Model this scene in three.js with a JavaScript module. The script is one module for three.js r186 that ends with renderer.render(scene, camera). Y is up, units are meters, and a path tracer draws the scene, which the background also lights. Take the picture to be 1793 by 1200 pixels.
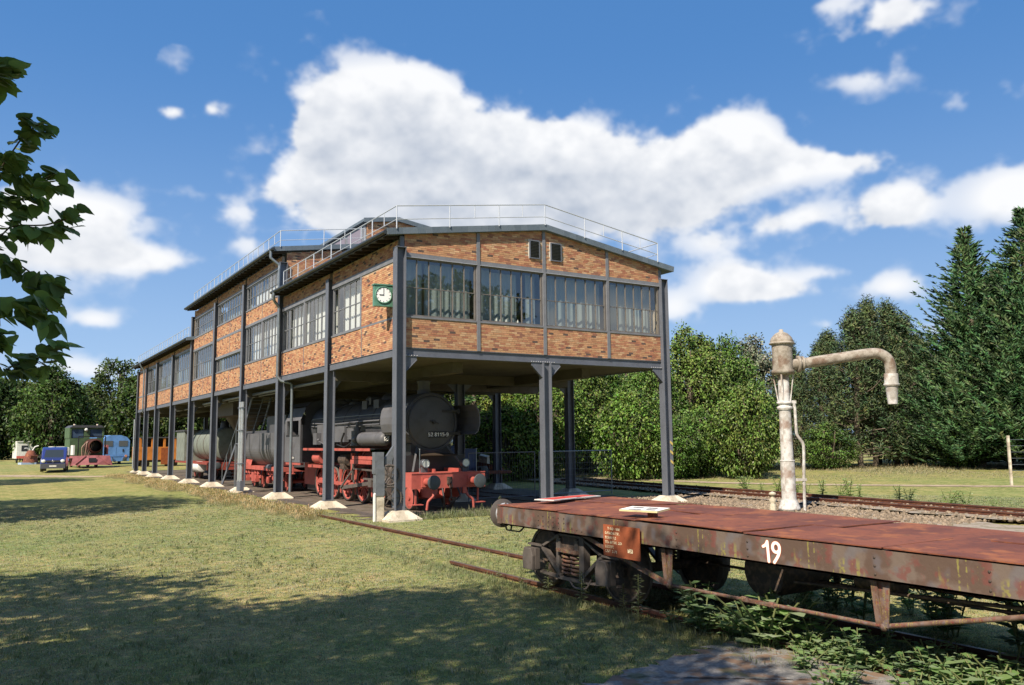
import * as THREE from 'three';
import { FontLoader } from 'three/addons/loaders/FontLoader.js';
import { TextGeometry } from 'three/addons/geometries/TextGeometry.js';

// ---------- camera, sky, sun, exposure ----------
const scene = new THREE.Scene();
const camera = new THREE.PerspectiveCamera(44.652, 1024 / 685, 0.1, 2500);
camera.rotation.order = 'YXZ';
camera.position.set(-10.871, 2.276, 23.941);
camera.rotation.set(0.11732, -0.56149, -0.01046);
const renderer = new THREE.WebGLRenderer();
renderer.toneMapping = THREE.LinearToneMapping;
renderer.toneMappingExposure = 1.75;
renderer.shadowMap.enabled = true;
const SUN = new THREE.Vector3(-1, 1.1, 0.4).normalize();
const sun = new THREE.DirectionalLight(0xfff0dc, 4.7);
sun.position.copy(SUN).multiplyScalar(120); sun.target.position.set(0, 0, -10);
sun.castShadow = true; sun.shadow.mapSize.set(4096, 4096);
Object.assign(sun.shadow.camera, { left: -80, right: 80, top: 80, bottom: -80, near: 1, far: 320 });
scene.add(sun, sun.target);

// ---------- random numbers and noise ----------
function rng(seed) { let a = seed >>> 0; return () => { a = a + 0x6D2B79F5 | 0; let t = Math.imul(a ^ a >>> 15, 1 | a); t = t + Math.imul(t ^ t >>> 7, 61 | t) ^ t; return ((t ^ t >>> 14) >>> 0) / 4294967296; }; }
const LAT = new Float32Array(65536); { const r = rng(77); for (let i = 0; i < 65536; i++) LAT[i] = r(); }
const lat3 = (x, y, z) => LAT[(Math.imul(x, 73856093) ^ Math.imul(y, 19349663) ^ Math.imul(z, 83492791)) & 65535];
const sm = (t) => t * t * (3 - 2 * t), clamp = (x, a = 0, b = 1) => x < a ? a : x > b ? b : x, sstep = (a, b, x) => sm(clamp((x - a) / (b - a))), lerp = (a, b, t) => a + (b - a) * t;
function noise3(x, y, z) {
  const i = Math.floor(x), j = Math.floor(y), k = Math.floor(z), u = sm(x - i), v = sm(y - j), w = sm(z - k);
  const a = lerp(lerp(lat3(i, j, k), lat3(i + 1, j, k), u), lerp(lat3(i, j + 1, k), lat3(i + 1, j + 1, k), u), v);
  const b = lerp(lerp(lat3(i, j, k + 1), lat3(i + 1, j, k + 1), u), lerp(lat3(i, j + 1, k + 1), lat3(i + 1, j + 1, k + 1), u), v);
  return lerp(a, b, w);
}
function fbm3(x, y, z, o) { let s = 0, a = 0.5, t = 0; for (let i = 0; i < o; i++) { s += a * noise3(x, y, z); t += a; a *= 0.52; x = x * 2.03 + 11.7; y = y * 2.03 + 5.1; z = z * 2.03 + 3.3; } return s / t; }
const fbm2 = (x, y, o = 4, s = 0) => fbm3(x, y, s * 7.31 + 0.5, o);
function ntile(u, v, f, s) {   // periodic noise, f cells across
  const x = u * f, y = v * f, i = Math.floor(x), j = Math.floor(y), a = sm(x - i), b = sm(y - j), i1 = (i + 1) % f, j1 = (j + 1) % f, i0 = i % f, j0 = j % f;
  return lerp(lerp(lat3(i0, j0, s), lat3(i1, j0, s), a), lerp(lat3(i0, j1, s), lat3(i1, j1, s), a), b);
}
function ftile(u, v, f, o, s) { let r = 0, a = 0.5, t = 0; for (let i = 0; i < o; i++) { r += a * ntile(u, v, f, s + i * 13); t += a; a *= 0.55; f *= 2; } return r / t; }

// ---------- the sky: blue air with cumulus clouds, the same all round ----------
{
  // [azimuth from -z towards +x, elevation, half width, half height up, half height down, weight], degrees
  const blobs = [
    [21.5, 22.6, 4.2, 2.9, 3, 1], [25.6, 22.9, 2.6, 2.2, 3, .8], [18.6, 20.8, 1.3, 1.4, 1.6, .8], [27, 20, 4, 2.9, 4, 1.1], [32.5, 19.4, 5, 2.6, 4, 1.1], [19.8, 17.5, 3.2, 3.4, 3, 1], [36.5, 18.3, 3.6, 2.6, 3.5, 1], [30, 16.5, 8, 3.2, 3, 1], [24, 15.5, 6, 3, 2.4, .9], [40.5, 17, 4, 2.7, 3, .9],
    [47.8, 19.7, 3, 2, 2.4, 1], [45, 18, 4, 2, 2.4, .9], [51.5, 17.6, 3.2, 1.3, 1.4, .8], [56, 17.2, 2.4, 1.1, .9, .7], [44, 15.4, 4, 1.7, 1.6, .7], [56.4, 13.9, 2.6, 1.6, 1.4, .95], [58.2, 14.6, 1.6, 1.3, 1.3, .6], [64, 14, 2.8, 2, 1.5, 1], [50, 13.9, 1.7, .8, .8, .7], [52.3, 14.3, 1.2, .8, .7, .6], [46, 13, 1.6, .7, .7, .5],
    [47.3, 10.2, 2.3, 1.9, 1, 1.05], [50, 9.6, 3.2, 1, .7, .9], [57.1, 9.4, 1.7, 1, .7, .75], [43.3, 8.8, 1.5, 1.3, .9, .7], [53, 10.6, 1.8, .5, .4, .35], [52.8, 7.3, 1.6, .6, .5, .45], [58.7, 6.6, 2, .8, .6, .5],
    [56.8, 25, 3.2, 1.1, 1, .62], [58.6, 25.9, 2, 1, 1, .6], [54.5, 26.8, 2.4, .8, .8, .5], [57.6, 22.6, 2, 1.2, 1.2, .4], [55.6, 22, 1.8, .7, .7, .36], [63.8, 20.3, 2.4, 1, 1, .48], [60.8, 19.9, 1.2, .6, .6, .42],
    [9.4, 20.8, 1.6, .8, .7, .78], [12, 21.4, 1, .9, .9, .72], [9.6, 23.6, .8, .8, .9, .3], [2, 14, 3.4, 2, 2.4, .85], [5, 11.9, 3.4, 1.7, 1.7, .8], [9, 11.6, 2.6, .8, .9, .62], [6, 14.3, 2, 1.1, 1.1, .5], [-1.5, 12.3, 4, 2.4, 2, .9], [13.6, 14.9, 1.5, .8, .9, .5], [14.3, 12.9, 1.2, .8, .8, .5], [16, 16.6, 1.4, .8, .8, .4], [5.4, 7.7, 1.5, .6, .5, .72], [4.5, 4.6, 3.5, .9, .8, .6], [9, 5.2, 2, .5, .5, .4], [11, 15.9, 5, .35, .35, .25],
  ];
  const r = rng(5);
  for (let i = 0; i < 105; i++) {   // the rest of the sky goes on the same way
    const az = 72 + r() * 276, el = 4 + 78 * Math.pow(r(), 1.7), s = 1.5 + r() * 4.5;
    const n = 1 + Math.floor(r() * 4);
    for (let k = 0; k < n; k++) blobs.push([az + (r() - .5) * s * 2, el + (r() - .5) * s * .8, s * (.6 + r() * .8), s * (.35 + r() * .35), s * (.3 + r() * .25), .5 + r() * .55]);
  }
  const Wd = 3600, Hd = 1800, data = new Float32Array(Wd * Hd * 4), R = Math.PI / 180, EXP = 1.75;
  const lists = []; for (let a = 0; a < 360; a++) lists.push([]);
  for (const b of blobs) { const ce = Math.max(.12, Math.cos(b[1] * R)), h = Math.ceil(b[2] * 2.6 / ce) + 1; for (let a = -h; a <= h; a++) { const q = ((Math.round(b[0]) + a) % 360 + 360) % 360; if (!lists[q].includes(b)) lists[q].push(b); } }
  const cover = (az, el, list) => {
    let s = 0;
    for (const b of list) {
      let da = Math.abs(az - b[0]) % 360; if (da > 180) da = 360 - da;
      const ex = da * Math.cos(el * R) / b[2], ey = (el - b[1]) / (el > b[1] ? b[3] : b[4]), d = ex * ex + ey * ey;
      if (d < 5.5) s += b[5] * Math.exp(-d * 0.95);
    }
    return s;
  };
  for (let y = 0; y < Hd; y++) {
    const el = ((y + .5) / Hd - .5) * 180, se = Math.sin(el * R), ce = Math.cos(el * R);
    // clear air: deep blue above, paler towards the horizon
    const t = Math.pow(1 - clamp(el / 62), 2.3), q = Math.pow(1 - clamp(el / 27), 2.1), base = el < 0 ? [.21, .24, .2] : [lerp(lerp(.06, .175, t), .58, q * .85), lerp(lerp(.2, .4, t), .77, q * .85), lerp(lerp(.5, .82, t), .97, q * .85)];
    for (let x = 0; x < Wd; x++) {
      const ph = ((x + .5) / Wd - .5) * 2 * Math.PI, dx = Math.cos(ph) * ce, dz = Math.sin(ph) * ce, o = (y * Wd + x) * 4;
      let c = base[0], g = base[1], b = base[2];
      if (el > .5) {
        let az = Math.atan2(dx, -dz) / R; if (az < 0) az += 360;
        const list = lists[Math.floor(az + .5) % 360], azs = az > 300 ? az - 360 : az;
        const s = list.length ? cover(azs, el, list) : 0;
        if (s > .03) {
          const n = fbm3(dx * 13 + 3, se * 19, dz * 13, 6), n2 = fbm3(dx * 40, se * 54 + 9, dz * 40, 5);
          const d = s * 1.05 + (n - .5) * 2.0 + (n2 - .5) * 1.1 - .26;
          if (d > 0) {
            const soft = .1 + .5 * clamp(1.05 - s), al = sstep(0, soft + .2, d) * clamp(.3 + s * .9, 0, .98);
            const up = cover(azs, el + 1.6, list) * .95 + (fbm3(dx * 13 + 3, (se + .028 * ce) * 19, dz * 13, 4) - .5) * 2.1;
            const lit = clamp(1.04 - .36 * clamp(up - .25, 0, 1.7) + (n2 - .5) * .8 + (n - .5) * .9, .0, 1.04);
            const wr = lerp(.42, .97, lit), wg = lerp(.49, .98, lit), wb = lerp(.61, 1.0, lit);
            c = lerp(c, wr, al); g = lerp(g, wg, al); b = lerp(b, wb, al);
          }
        }
      }
      data[o] = c / EXP; data[o + 1] = g / EXP; data[o + 2] = b / EXP; data[o + 3] = 1;
    }
  }
  const sky = new THREE.DataTexture(data, Wd, Hd, THREE.RGBAFormat, THREE.FloatType);
  sky.mapping = THREE.EquirectangularReflectionMapping; sky.magFilter = sky.minFilter = THREE.LinearFilter; sky.needsUpdate = true;
  scene.background = sky; scene.environment = sky;
}

// ---------- textures (what surfaces are made of) ----------
const toS = (x) => 255 * clamp(x <= .0031308 ? x * 12.92 : 1.055 * Math.pow(x, 1 / 2.4) - .055);
function tex(n, fn, srgb = true) {
  const d = new Uint8Array(n * n * 4);
  for (let j = 0; j < n; j++) for (let i = 0; i < n; i++) { const c = fn(i / n, j / n), o = (j * n + i) * 4; for (let k = 0; k < 3; k++) d[o + k] = srgb ? toS(c[k]) : 255 * clamp(c[k]); d[o + 3] = 255; }
  const t = new THREE.DataTexture(d, n, n, THREE.RGBAFormat); t.wrapS = t.wrapT = THREE.RepeatWrapping; t.magFilter = THREE.LinearFilter; t.minFilter = THREE.LinearMipmapLinearFilter; t.generateMipmaps = true;
  if (srgb) t.colorSpace = THREE.SRGBColorSpace; t.needsUpdate = true; return t;
}
const rep = (t, metres) => { const c = t.clone(); c.repeat.set(1 / metres, 1 / metres); c.needsUpdate = true; return c; };
const m3 = (a, b, t) => [lerp(a[0], b[0], t), lerp(a[1], b[1], t), lerp(a[2], b[2], t)];
const grainT = tex(512, (u, v) => { const n = ftile(u, v, 8, 6, 3); return [n, n, n]; }, false);
const fineT = tex(512, (u, v) => { const n = ftile(u, v, 48, 3, 9); return [n, n, n]; }, false);
const mottleT = tex(512, (u, v) => { const a = .82 + .36 * (ftile(u, v, 4, 5, 21) - .5) + .22 * (ftile(u, v, 40, 3, 25) - .5); return [a, a, a * .99]; });
const smudgeT = tex(512, (u, v) => { const a = .86 + .5 * (ftile(u, v, 3, 6, 31) - .5), k = sstep(.62, .72, ftile(u, v, 10, 4, 35)) * .25; return m3([a, a, a], [.5, .4, .3], k); });
const rustPlateT = tex(640, (u, v) => { const a = ftile(u, v, 5, 6, 41), b = ftile(u, v, 30, 4, 47), s = ftile(u * 1, v, 9, 4, 51); let c = m3([.17, .052, .03], [.27, .085, .04], sstep(.35, .65, a)); c = m3(c, [.42, .15, .05], sstep(.56, .74, s) * .7); c = m3(c, [.1, .04, .03], sstep(.55, .75, b) * .55); return c; });
const streakT = tex(640, (u, v) => {   // old steel: grey brown paint, purple red rust, yellow green lichen running down
  const st = ftile(u, v * .999, 6, 3, 61), vs = lerp(ntile(u, Math.floor(v * 2) / 2, 64, 63), ftile(u, v, 64, 2, 66), .45), a = ftile(u, v, 7, 5, 69);
  let c = m3([.095, .06, .043], [.14, .105, .083], sstep(.4, .62, a)); c = m3(c, [.15, .045, .035], sstep(.55, .7, ftile(u, v, 12, 5, 73)) * .7); c = m3(c, [.12, .12, .135], sstep(.58, .72, st) * .5); c = m3(c, [.24, .22, .05], sstep(.58, .74, vs) * sstep(.5, .65, ftile(u, v, 5, 3, 79)) * .8); return c;
});
const ironT = tex(512, (u, v) => { const a = ftile(u, v, 8, 5, 81); return m3([.045, .035, .03], [.12, .08, .055], sstep(.4, .7, a)); });
const concreteT = tex(512, (u, v) => { const a = ftile(u, v, 4, 6, 91), b = ftile(u, v, 60, 2, 97); let c = m3([.42, .38, .31], [.62, .58, .5], sstep(.3, .65, a)); c = m3(c, [.28, .24, .18], sstep(.6, .75, ftile(u, v, 9, 4, 101)) * .6); return c.map(x => x * (.88 + .24 * b)); });
const craneT = tex(640, (u, v) => { const a = ftile(u, v, 5, 6, 111), b = ftile(u, v, 14, 5, 117), c0 = ftile(u, v, 50, 3, 121); let c = m3([.44, .41, .36], [.66, .64, .6], sstep(.35, .6, a)); c = m3(c, [.3, .26, .21], sstep(.5, .72, b) * .45); c = m3(c, [.25, .13, .08], sstep(.6, .8, ftile(u, v, 4, 6, 127)) * .6); return c.map(x => x * (.85 + .3 * c0)); });
const grassT = tex(640, (u, v) => { const a = ftile(u, v, 6, 5, 131), b = ftile(u, v, 90, 3, 137), d = ftile(u, v, 28, 4, 141); let c = m3([.13, .15, .045], [.22, .215, .095], sstep(.38, .62, a * .5 + d * .5)); c = m3(c, [.27, .22, .12], sstep(.57, .75, d) * .6); return c.map(x => x * (.5 + 1.0 * b)); });
const gravelT = tex(640, (u, v) => { const a = ftile(u, v, 120, 2, 151), b = ftile(u, v, 60, 3, 153), e = ftile(u, v, 6, 4, 157); let c = m3([.16, .13, .1], [.42, .37, .31], a * .6 + b * .4); c = m3(c, [.13, .12, .05], sstep(.5, .68, e) * .6); return c; });
const asphaltT = tex(640, (u, v) => { const a = ftile(u, v, 130, 2, 161), b = ftile(u, v, 7, 5, 163), e = ftile(u, v, 22, 5, 167); let c = m3([.11, .11, .11], [.27, .26, .245], a); c = m3(c, [.19, .115, .07], sstep(.48, .64, e) * .85); c = m3(c, [.1, .11, .04], sstep(.56, .7, b) * .7); return c; });
const barkT = tex(512, (u, v) => { const a = ftile(u, v * .25 % 1, 20, 4, 171); return m3([.05, .04, .03], [.2, .16, .12], a); });
const woodT = tex(512, (u, v) => { const a = ftile(u, v, 4, 3, 181), g = ftile(u, (v * 8) % 1, 30, 3, 183); return m3([.1, .075, .05], [.22, .17, .11], a * .5 + g * .5); });

// ---------- materials ----------
function mat(c, o = {}) {
  const { map, size = 1, bump, bs = .002, bsize = .5, phys, ...rest } = o;
  const m = new (phys ? THREE.MeshPhysicalMaterial : THREE.MeshStandardMaterial)({ roughness: .75, ...rest });
  if (Array.isArray(c)) m.color.setRGB(...c); else m.color.set(c);
  if (map) m.map = rep(map, size);
  if (bump) { m.bumpMap = rep(bump, bsize); m.bumpScale = bs; }
  if (phys && !rest.transmission && m.transmission === undefined) m.transmission = 0;
  return m;
}
const M = {
  steel: mat([.13, .145, .18], { map: mottleT, size: 1.7, roughness: .5, bump: grainT, bs: .0008 }),
  slate: mat([.135, .175, .215], { map: mottleT, size: .8, roughness: .55, bump: grainT, bs: .002 }),
  gutter: mat([.05, .058, .06], { map: mottleT, size: 1, roughness: .4, metalness: .3 }),
  zinc: mat([.24, .28, .31], { map: mottleT, size: .6, roughness: .38, metalness: .5 }),
  bright: mat([.72, .74, .76], { map: mottleT, size: .5, roughness: .3, metalness: .8 }),
  flash: mat([.5, .52, .55], { map: mottleT, size: .7, roughness: .4, metalness: .3 }),
  rail: mat([.62, .65, .67], { roughness: .35, metalness: .45 }),
  mortar: mat([.46, .37, .27], { map: mottleT, size: .9, roughness: .95, bump: fineT, bs: .004 }),
  brick: mat([1, 1, 1], { vertexColors: true, map: mottleT, size: .6, roughness: .9, bump: fineT, bs: .003, bsize: .35 }),
  soffit: mat([.2, .16, .1], { map: woodT, size: 1.2, roughness: .85 }),
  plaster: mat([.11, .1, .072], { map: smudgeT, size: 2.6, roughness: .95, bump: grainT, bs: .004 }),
  sash: mat([.17, .155, .145], { map: mottleT, size: .6, roughness: .6 }),
  sashGrey: mat([.2, .21, .235], { map: mottleT, size: .6, roughness: .5 }),
  glass: mat([.93, .97, .96], { phys: 1, transmission: 1, thickness: 0, roughness: .015, ior: 2.2, specularIntensity: 1 }),
  curtain: mat([.27, .32, .32], { phys: 1, transmission: .25, thickness: 0, roughness: 1, side: THREE.DoubleSide }),
  curtainW: mat([.8, .8, .79], { phys: 1, transmission: .3, thickness: 0, roughness: 1, side: THREE.DoubleSide }),
  room: mat([.3, .3, .27], { map: mottleT, size: 2, roughness: .9 }),
  concrete: mat([.95, .93, .88], { map: concreteT, size: 1.3, roughness: .95, bump: grainT, bs: .012, bsize: .6 }),
  deck: mat([.72, .72, .78], { map: rustPlateT, size: 2.3, roughness: .8, bump: grainT, bs: .004, bsize: .7 }),
  sill: mat([1, 1, 1], { map: streakT, size: 1.6, roughness: .75, bump: grainT, bs: .003 }),
  rod: mat([1.15, 1, .95], { map: streakT, size: .5, roughness: .75 }),
  rustplate: mat([.33, .085, .03], { map: smudgeT, size: .5, roughness: .85, bump: grainT, bs: .002, bsize: .2 }),
  iron: mat([1, 1, 1], { map: ironT, size: .5, roughness: .7, bump: grainT, bs: .003 }),
  ironGrey: mat([.105, .09, .08], { map: smudgeT, size: .5, roughness: .65, bump: grainT, bs: .002 }),
  rails: mat([.36, .4, .45], { map: rustPlateT, size: .8, roughness: .7, bump: grainT, bs: .002 }),
  railTop: mat([.25, .2, .18], { map: mottleT, size: .5, roughness: .45, metalness: .5 }),
  sleeper: mat([.6, .55, .5], { map: woodT, size: 1, roughness: .95, bump: grainT, bs: .008 }),
  red: mat([.44, .1, .078], { map: smudgeT, size: .9, roughness: .62, bump: grainT, bs: .001 }),
  redDark: mat([.27, .05, .035], { map: smudgeT, size: .7, roughness: .7 }),
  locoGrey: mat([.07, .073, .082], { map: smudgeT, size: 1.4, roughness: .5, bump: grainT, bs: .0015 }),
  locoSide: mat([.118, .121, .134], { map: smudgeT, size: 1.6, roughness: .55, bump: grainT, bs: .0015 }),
  locoBlack: mat([.018, .018, .02], { map: smudgeT, size: .8, roughness: .5 }),
  bufferHead: mat([.055, .07, .08], { map: smudgeT, size: .4, roughness: .6 }),
  lamp: mat([.5, .55, .55], { roughness: .15, metalness: .3 }),
  white: mat([.78, .78, .75], { map: mottleT, size: .7, roughness: .6 }),
  greyBox: mat([.13, .145, .165], { map: smudgeT, size: .5, roughness: .5 }),
  crane: mat([.8, .82, .86], { map: craneT, size: 1.6, roughness: .85, bump: grainT, bs: .003 }),
  craneTop: mat([.5, .47, .43], { map: craneT, size: 1.3, roughness: .85, bump: grainT, bs: .003 }),
  clockGreen: mat([.1, .25, .18], { map: smudgeT, size: .4, roughness: .45 }),
  clockFace: mat([.82, .84, .84], { roughness: .3 }),
  black: mat([.012, .012, .013], { roughness: .5 }),
  yellow: mat([.72, .55, .16], { map: mottleT, size: .3, roughness: .6 }),
  asphalt: mat([1, 1, 1], { map: asphaltT, size: 3.1, roughness: .95, bump: gravelT, bs: .01, bsize: 1.5 }),
  gravel: mat([1, 1, 1], { map: gravelT, size: 1.7, roughness: 1, bump: gravelT, bs: .03, bsize: 1.7 }),
  shadedGravel: mat([.42, .4, .39], { map: gravelT, size: 1.9, roughness: 1, bump: gravelT, bs: .02, bsize: 1.9 }),  // dark ground under the hall, colour deepened further to stand for shade
  path: mat([1.25, 1.15, 1.0], { map: gravelT, size: 2.3, roughness: 1, bump: gravelT, bs: .01, bsize: 2.3 }),
  bark: mat([1, 1, 1], { map: barkT, size: .8, roughness: .95, bump: barkT, bs: .02, bsize: .8 }),
};

// ---------- mesh building ----------
const V = (x, y, z) => new THREE.Vector3(x, y, z);
const taken = {};
function numbered(n) { const k = taken[n] = (taken[n] ?? -1) + 1; return k ? n + '_' + String(k).padStart(3, '0') : n; }
const geoUV = (p, n, ox = 0) => { // metric box mapping in the object's own axes
  const uv = new Float32Array(p.length / 3 * 2);
  for (let t = 0; t < p.length / 9; t++) {
    let ax = 0, ay = 0, az = 0; for (let k = 0; k < 3; k++) { ax += n[t * 9 + k * 3]; ay += n[t * 9 + k * 3 + 1]; az += n[t * 9 + k * 3 + 2]; }
    ax = Math.abs(ax); ay = Math.abs(ay); az = Math.abs(az);
    for (let k = 0; k < 3; k++) { const i = t * 9 + k * 3, x = p[i], y = p[i + 1], z = p[i + 2], o = (t * 3 + k) * 2; if (ax >= ay && ax >= az) { uv[o] = z + ox; uv[o + 1] = y; } else if (ay >= az) { uv[o] = z + ox; uv[o + 1] = x + .37; } else { uv[o] = x + ox; uv[o + 1] = y; } }
  }
  return uv;
};
class MB {
  constructor() { this.p = []; this.n = []; this.c = []; this.color = null; }
  add(g, m) {
    g = g.index ? g.toNonIndexed() : g.clone(); if (m) g.applyMatrix4(m);
    const a = g.attributes.position.array, b = g.attributes.normal.array;
    for (let i = 0; i < a.length; i++) { this.p.push(a[i]); this.n.push(b[i]); }
    if (this.color) for (let i = 0; i < a.length / 3; i++) this.c.push(...this.color);
    return this;
  }
  tri(a, b, c) { const n = b.clone().sub(a).cross(c.clone().sub(a)).normalize(); for (const q of [a, b, c]) { this.p.push(q.x, q.y, q.z); this.n.push(n.x, n.y, n.z); if (this.color) this.c.push(...this.color); } return this; }
  quad(a, b, c, d) { return this.tri(a, b, c).tri(a, c, d); }
  box(x0, x1, y0, y1, z0, z1) { return this.add(new THREE.BoxGeometry(Math.abs(x1 - x0), Math.abs(y1 - y0), Math.abs(z1 - z0)), new THREE.Matrix4().makeTranslation((x0 + x1) / 2, (y0 + y1) / 2, (z0 + z1) / 2)); }
  cb(x, y, z, w, h, d, ry = 0, rx = 0, rz = 0) { return this.add(new THREE.BoxGeometry(w, h, d), new THREE.Matrix4().compose(V(x, y, z), new THREE.Quaternion().setFromEuler(new THREE.Euler(rx, ry, rz, 'YXZ')), V(1, 1, 1))); }
  bar(a, b, w, h) { const d = b.clone().sub(a), m = new THREE.Matrix4().lookAt(a, b, Math.abs(d.y) > .99 * d.length() ? V(1, 0, 0) : V(0, 1, 0)); m.setPosition(a.clone().add(b).multiplyScalar(.5)); return this.add(new THREE.BoxGeometry(w, h, d.length()), m); }
  tube(a, b, r, s = 8, r2 = r, open = false) { const d = b.clone().sub(a), q = new THREE.Quaternion().setFromUnitVectors(V(0, 1, 0), d.clone().normalize()); return this.add(new THREE.CylinderGeometry(r2, r, d.length(), s, 1, open), new THREE.Matrix4().compose(a.clone().add(b).multiplyScalar(.5), q, V(1, 1, 1))); }
  pipe(pts, r, s = 7, n = 0, tension = .3) { return this.add(new THREE.TubeGeometry(new THREE.CatmullRomCurve3(pts, false, 'catmullrom', tension), n || pts.length * 5, r, s, false)); }
  cyl(x, y, z, r, l, axis = 'x', s = 24, r2 = r) { const h = V(axis === 'x' ? l / 2 : 0, axis === 'y' ? l / 2 : 0, axis === 'z' ? l / 2 : 0), c = V(x, y, z); return this.tube(c.clone().sub(h), c.clone().add(h), r, s, r2); }
  sph(x, y, z, r, sx = 1, sy = 1, sz = 1, s = 12) { return this.add(new THREE.SphereGeometry(r, s, Math.ceil(s * .7)), new THREE.Matrix4().compose(V(x, y, z), new THREE.Quaternion(), V(sx, sy, sz))); }
  lathe(pts, x, y, z, s = 24, axis = 'y') { const q = new THREE.Quaternion(); if (axis === 'z') q.setFromUnitVectors(V(0, 1, 0), V(0, 0, 1)); if (axis === 'x') q.setFromUnitVectors(V(0, 1, 0), V(1, 0, 0)); return this.add(new THREE.LatheGeometry(pts.map(p => new THREE.Vector2(p[0], p[1])), s), new THREE.Matrix4().compose(V(x, y, z), q, V(1, 1, 1))); }
  ext(pts, depth, m, bevel = 0) { const sh = new THREE.Shape(pts.map(p => new THREE.Vector2(p[0], p[1]))); return this.add(new THREE.ExtrudeGeometry(sh, { depth, bevelEnabled: bevel > 0, bevelSize: bevel, bevelThickness: bevel, bevelSegments: 2, curveSegments: 10 }), m); }
  torus(x, y, z, R, r, axis = 'x', s = 8, n = 28) { const q = new THREE.Quaternion(); if (axis === 'x') q.setFromEuler(new THREE.Euler(0, Math.PI / 2, 0)); if (axis === 'y') q.setFromEuler(new THREE.Euler(Math.PI / 2, 0, 0)); return this.add(new THREE.TorusGeometry(R, r, s, n), new THREE.Matrix4().compose(V(x, y, z), q, V(1, 1, 1))); }
  geo() {
    const g = new THREE.BufferGeometry(), p = new Float32Array(this.p), n = new Float32Array(this.n);
    g.setAttribute('position', new THREE.BufferAttribute(p, 3)); g.setAttribute('normal', new THREE.BufferAttribute(n, 3)); g.setAttribute('uv', new THREE.BufferAttribute(geoUV(p, n), 2));
    if (this.c.length) g.setAttribute('color', new THREE.BufferAttribute(new Float32Array(this.c), 3));
    return g;
  }
  build(name, material, parent, top) { if (!this.p.length) throw new Error('empty ' + name); const o = new THREE.Mesh(this.geo(), material); o.name = parent === scene || !parent ? numbered(name) : name; (parent || scene).add(o); return o; }
}
const mb = () => new MB();
function tag(o, label, category, group, kind) { Object.assign(o.userData, { label, category }); if (group) o.userData.group = group; if (kind) o.userData.kind = kind; return o; }
function thing(name, label, category, pos = [0, 0, 0], turn = 0, group) { const o = new THREE.Group(); o.name = numbered(name); o.position.set(...pos); o.rotation.y = turn; scene.add(o); return tag(o, label, category, group); }
function copy(o, pos, turn, scale, label, group) { const c = o.clone(); c.name = numbered(o.name.replace(/_\d{3}$/, '')); c.position.set(...pos); c.rotation.y = turn; if (scale) c.scale.set(...[].concat(scale, scale, scale).slice(0, 3)); c.userData = { ...o.userData }; if (label) c.userData.label = label; if (group) c.userData.group = group; scene.add(c); return c; }
const structure = (o) => { o.userData.kind = 'structure'; return o; };
function canvasTex(w, h, draw) { const c = document.createElement('canvas'); c.width = w; c.height = h; draw(c.getContext('2d'), w, h); const t = new THREE.CanvasTexture(c); t.colorSpace = THREE.SRGBColorSpace; t.magFilter = THREE.LinearFilter; return t; }
const FONT = await new FontLoader().loadAsync('fonts/droid/droid_sans_bold.typeface.json');
function text(str, size, depth, material, parent, pos, turn = 0, name = 'lettering') { const g = new TextGeometry(str, { font: FONT, size, depth, curveSegments: 4 }); g.computeBoundingBox(); g.translate(-(g.boundingBox.max.x + g.boundingBox.min.x) / 2, -(g.boundingBox.max.y + g.boundingBox.min.y) / 2, 0); const o = new THREE.Mesh(g, material); o.name = name; o.position.set(...pos); o.rotation.y = turn; parent.add(o); return o; }
const G0 = -.12;   // level of the ground round the building
function gh(x, z) { return G0 + .3 * sstep(-44, -66, z) + .07 * (fbm2(x * .12, z * .12, 3, 2) - .5) + .03 * (fbm2(x * .7, z * .7, 2, 3) - .5); }
// ---------- ground, paths, tracks ----------
const dry = (x, z) => clamp(.5 + 1.7 * (fbm2(x * .11, z * .11, 4, 5) - .5) + .9 * (fbm2(x * .9, z * .9, 3, 6) - .5));   // how parched the lawn is
const hallShade = (x, z) => x > -.6 && x < 14 && z < .8 && z > -56;   // bare earth under the hall, where no lawn grows
{
  const ax = (lo, hi, st, far) => { const a = []; for (let v = lo; v <= hi; v += st) a.push(v); let s = st, v = hi; while (v < far) { s *= 1.35; v += s; a.push(v); } s = st; v = lo; while (v > -far) { s *= 1.35; v -= s; a.unshift(v); } return a; };
  const xs = ax(-26, 40, .5, 900), zs = ax(-70, 27, .5, 900), P = [], C = [], U = [], I = [];
  for (const z of zs) for (const x of xs) {
    P.push(x, gh(x, z), z); U.push(x, z); let c = m3([.82, 1.02, .75], [1.28, 1.12, 1.0], dry(x, z)); C.push(...c);
  }
  const n = xs.length; for (let j = 0; j + 1 < zs.length; j++) for (let i = 0; i + 1 < n; i++) { const a = j * n + i; I.push(a, a + n, a + 1, a + 1, a + n, a + n + 1); }
  const g = new THREE.BufferGeometry(); g.setAttribute('position', new THREE.Float32BufferAttribute(P, 3)); g.setAttribute('uv', new THREE.Float32BufferAttribute(U, 2)); g.setAttribute('color', new THREE.Float32BufferAttribute(C, 3)); g.setIndex(I); g.computeVertexNormals();
  const o = new THREE.Mesh(g, mat([1.15, 1.1, 1.02], { map: grassT, size: 3.7, roughness: 1, bump: grassT, bs: .03, bsize: 1.3, vertexColors: true })); o.name = 'ground'; scene.add(structure(o));
}
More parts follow.
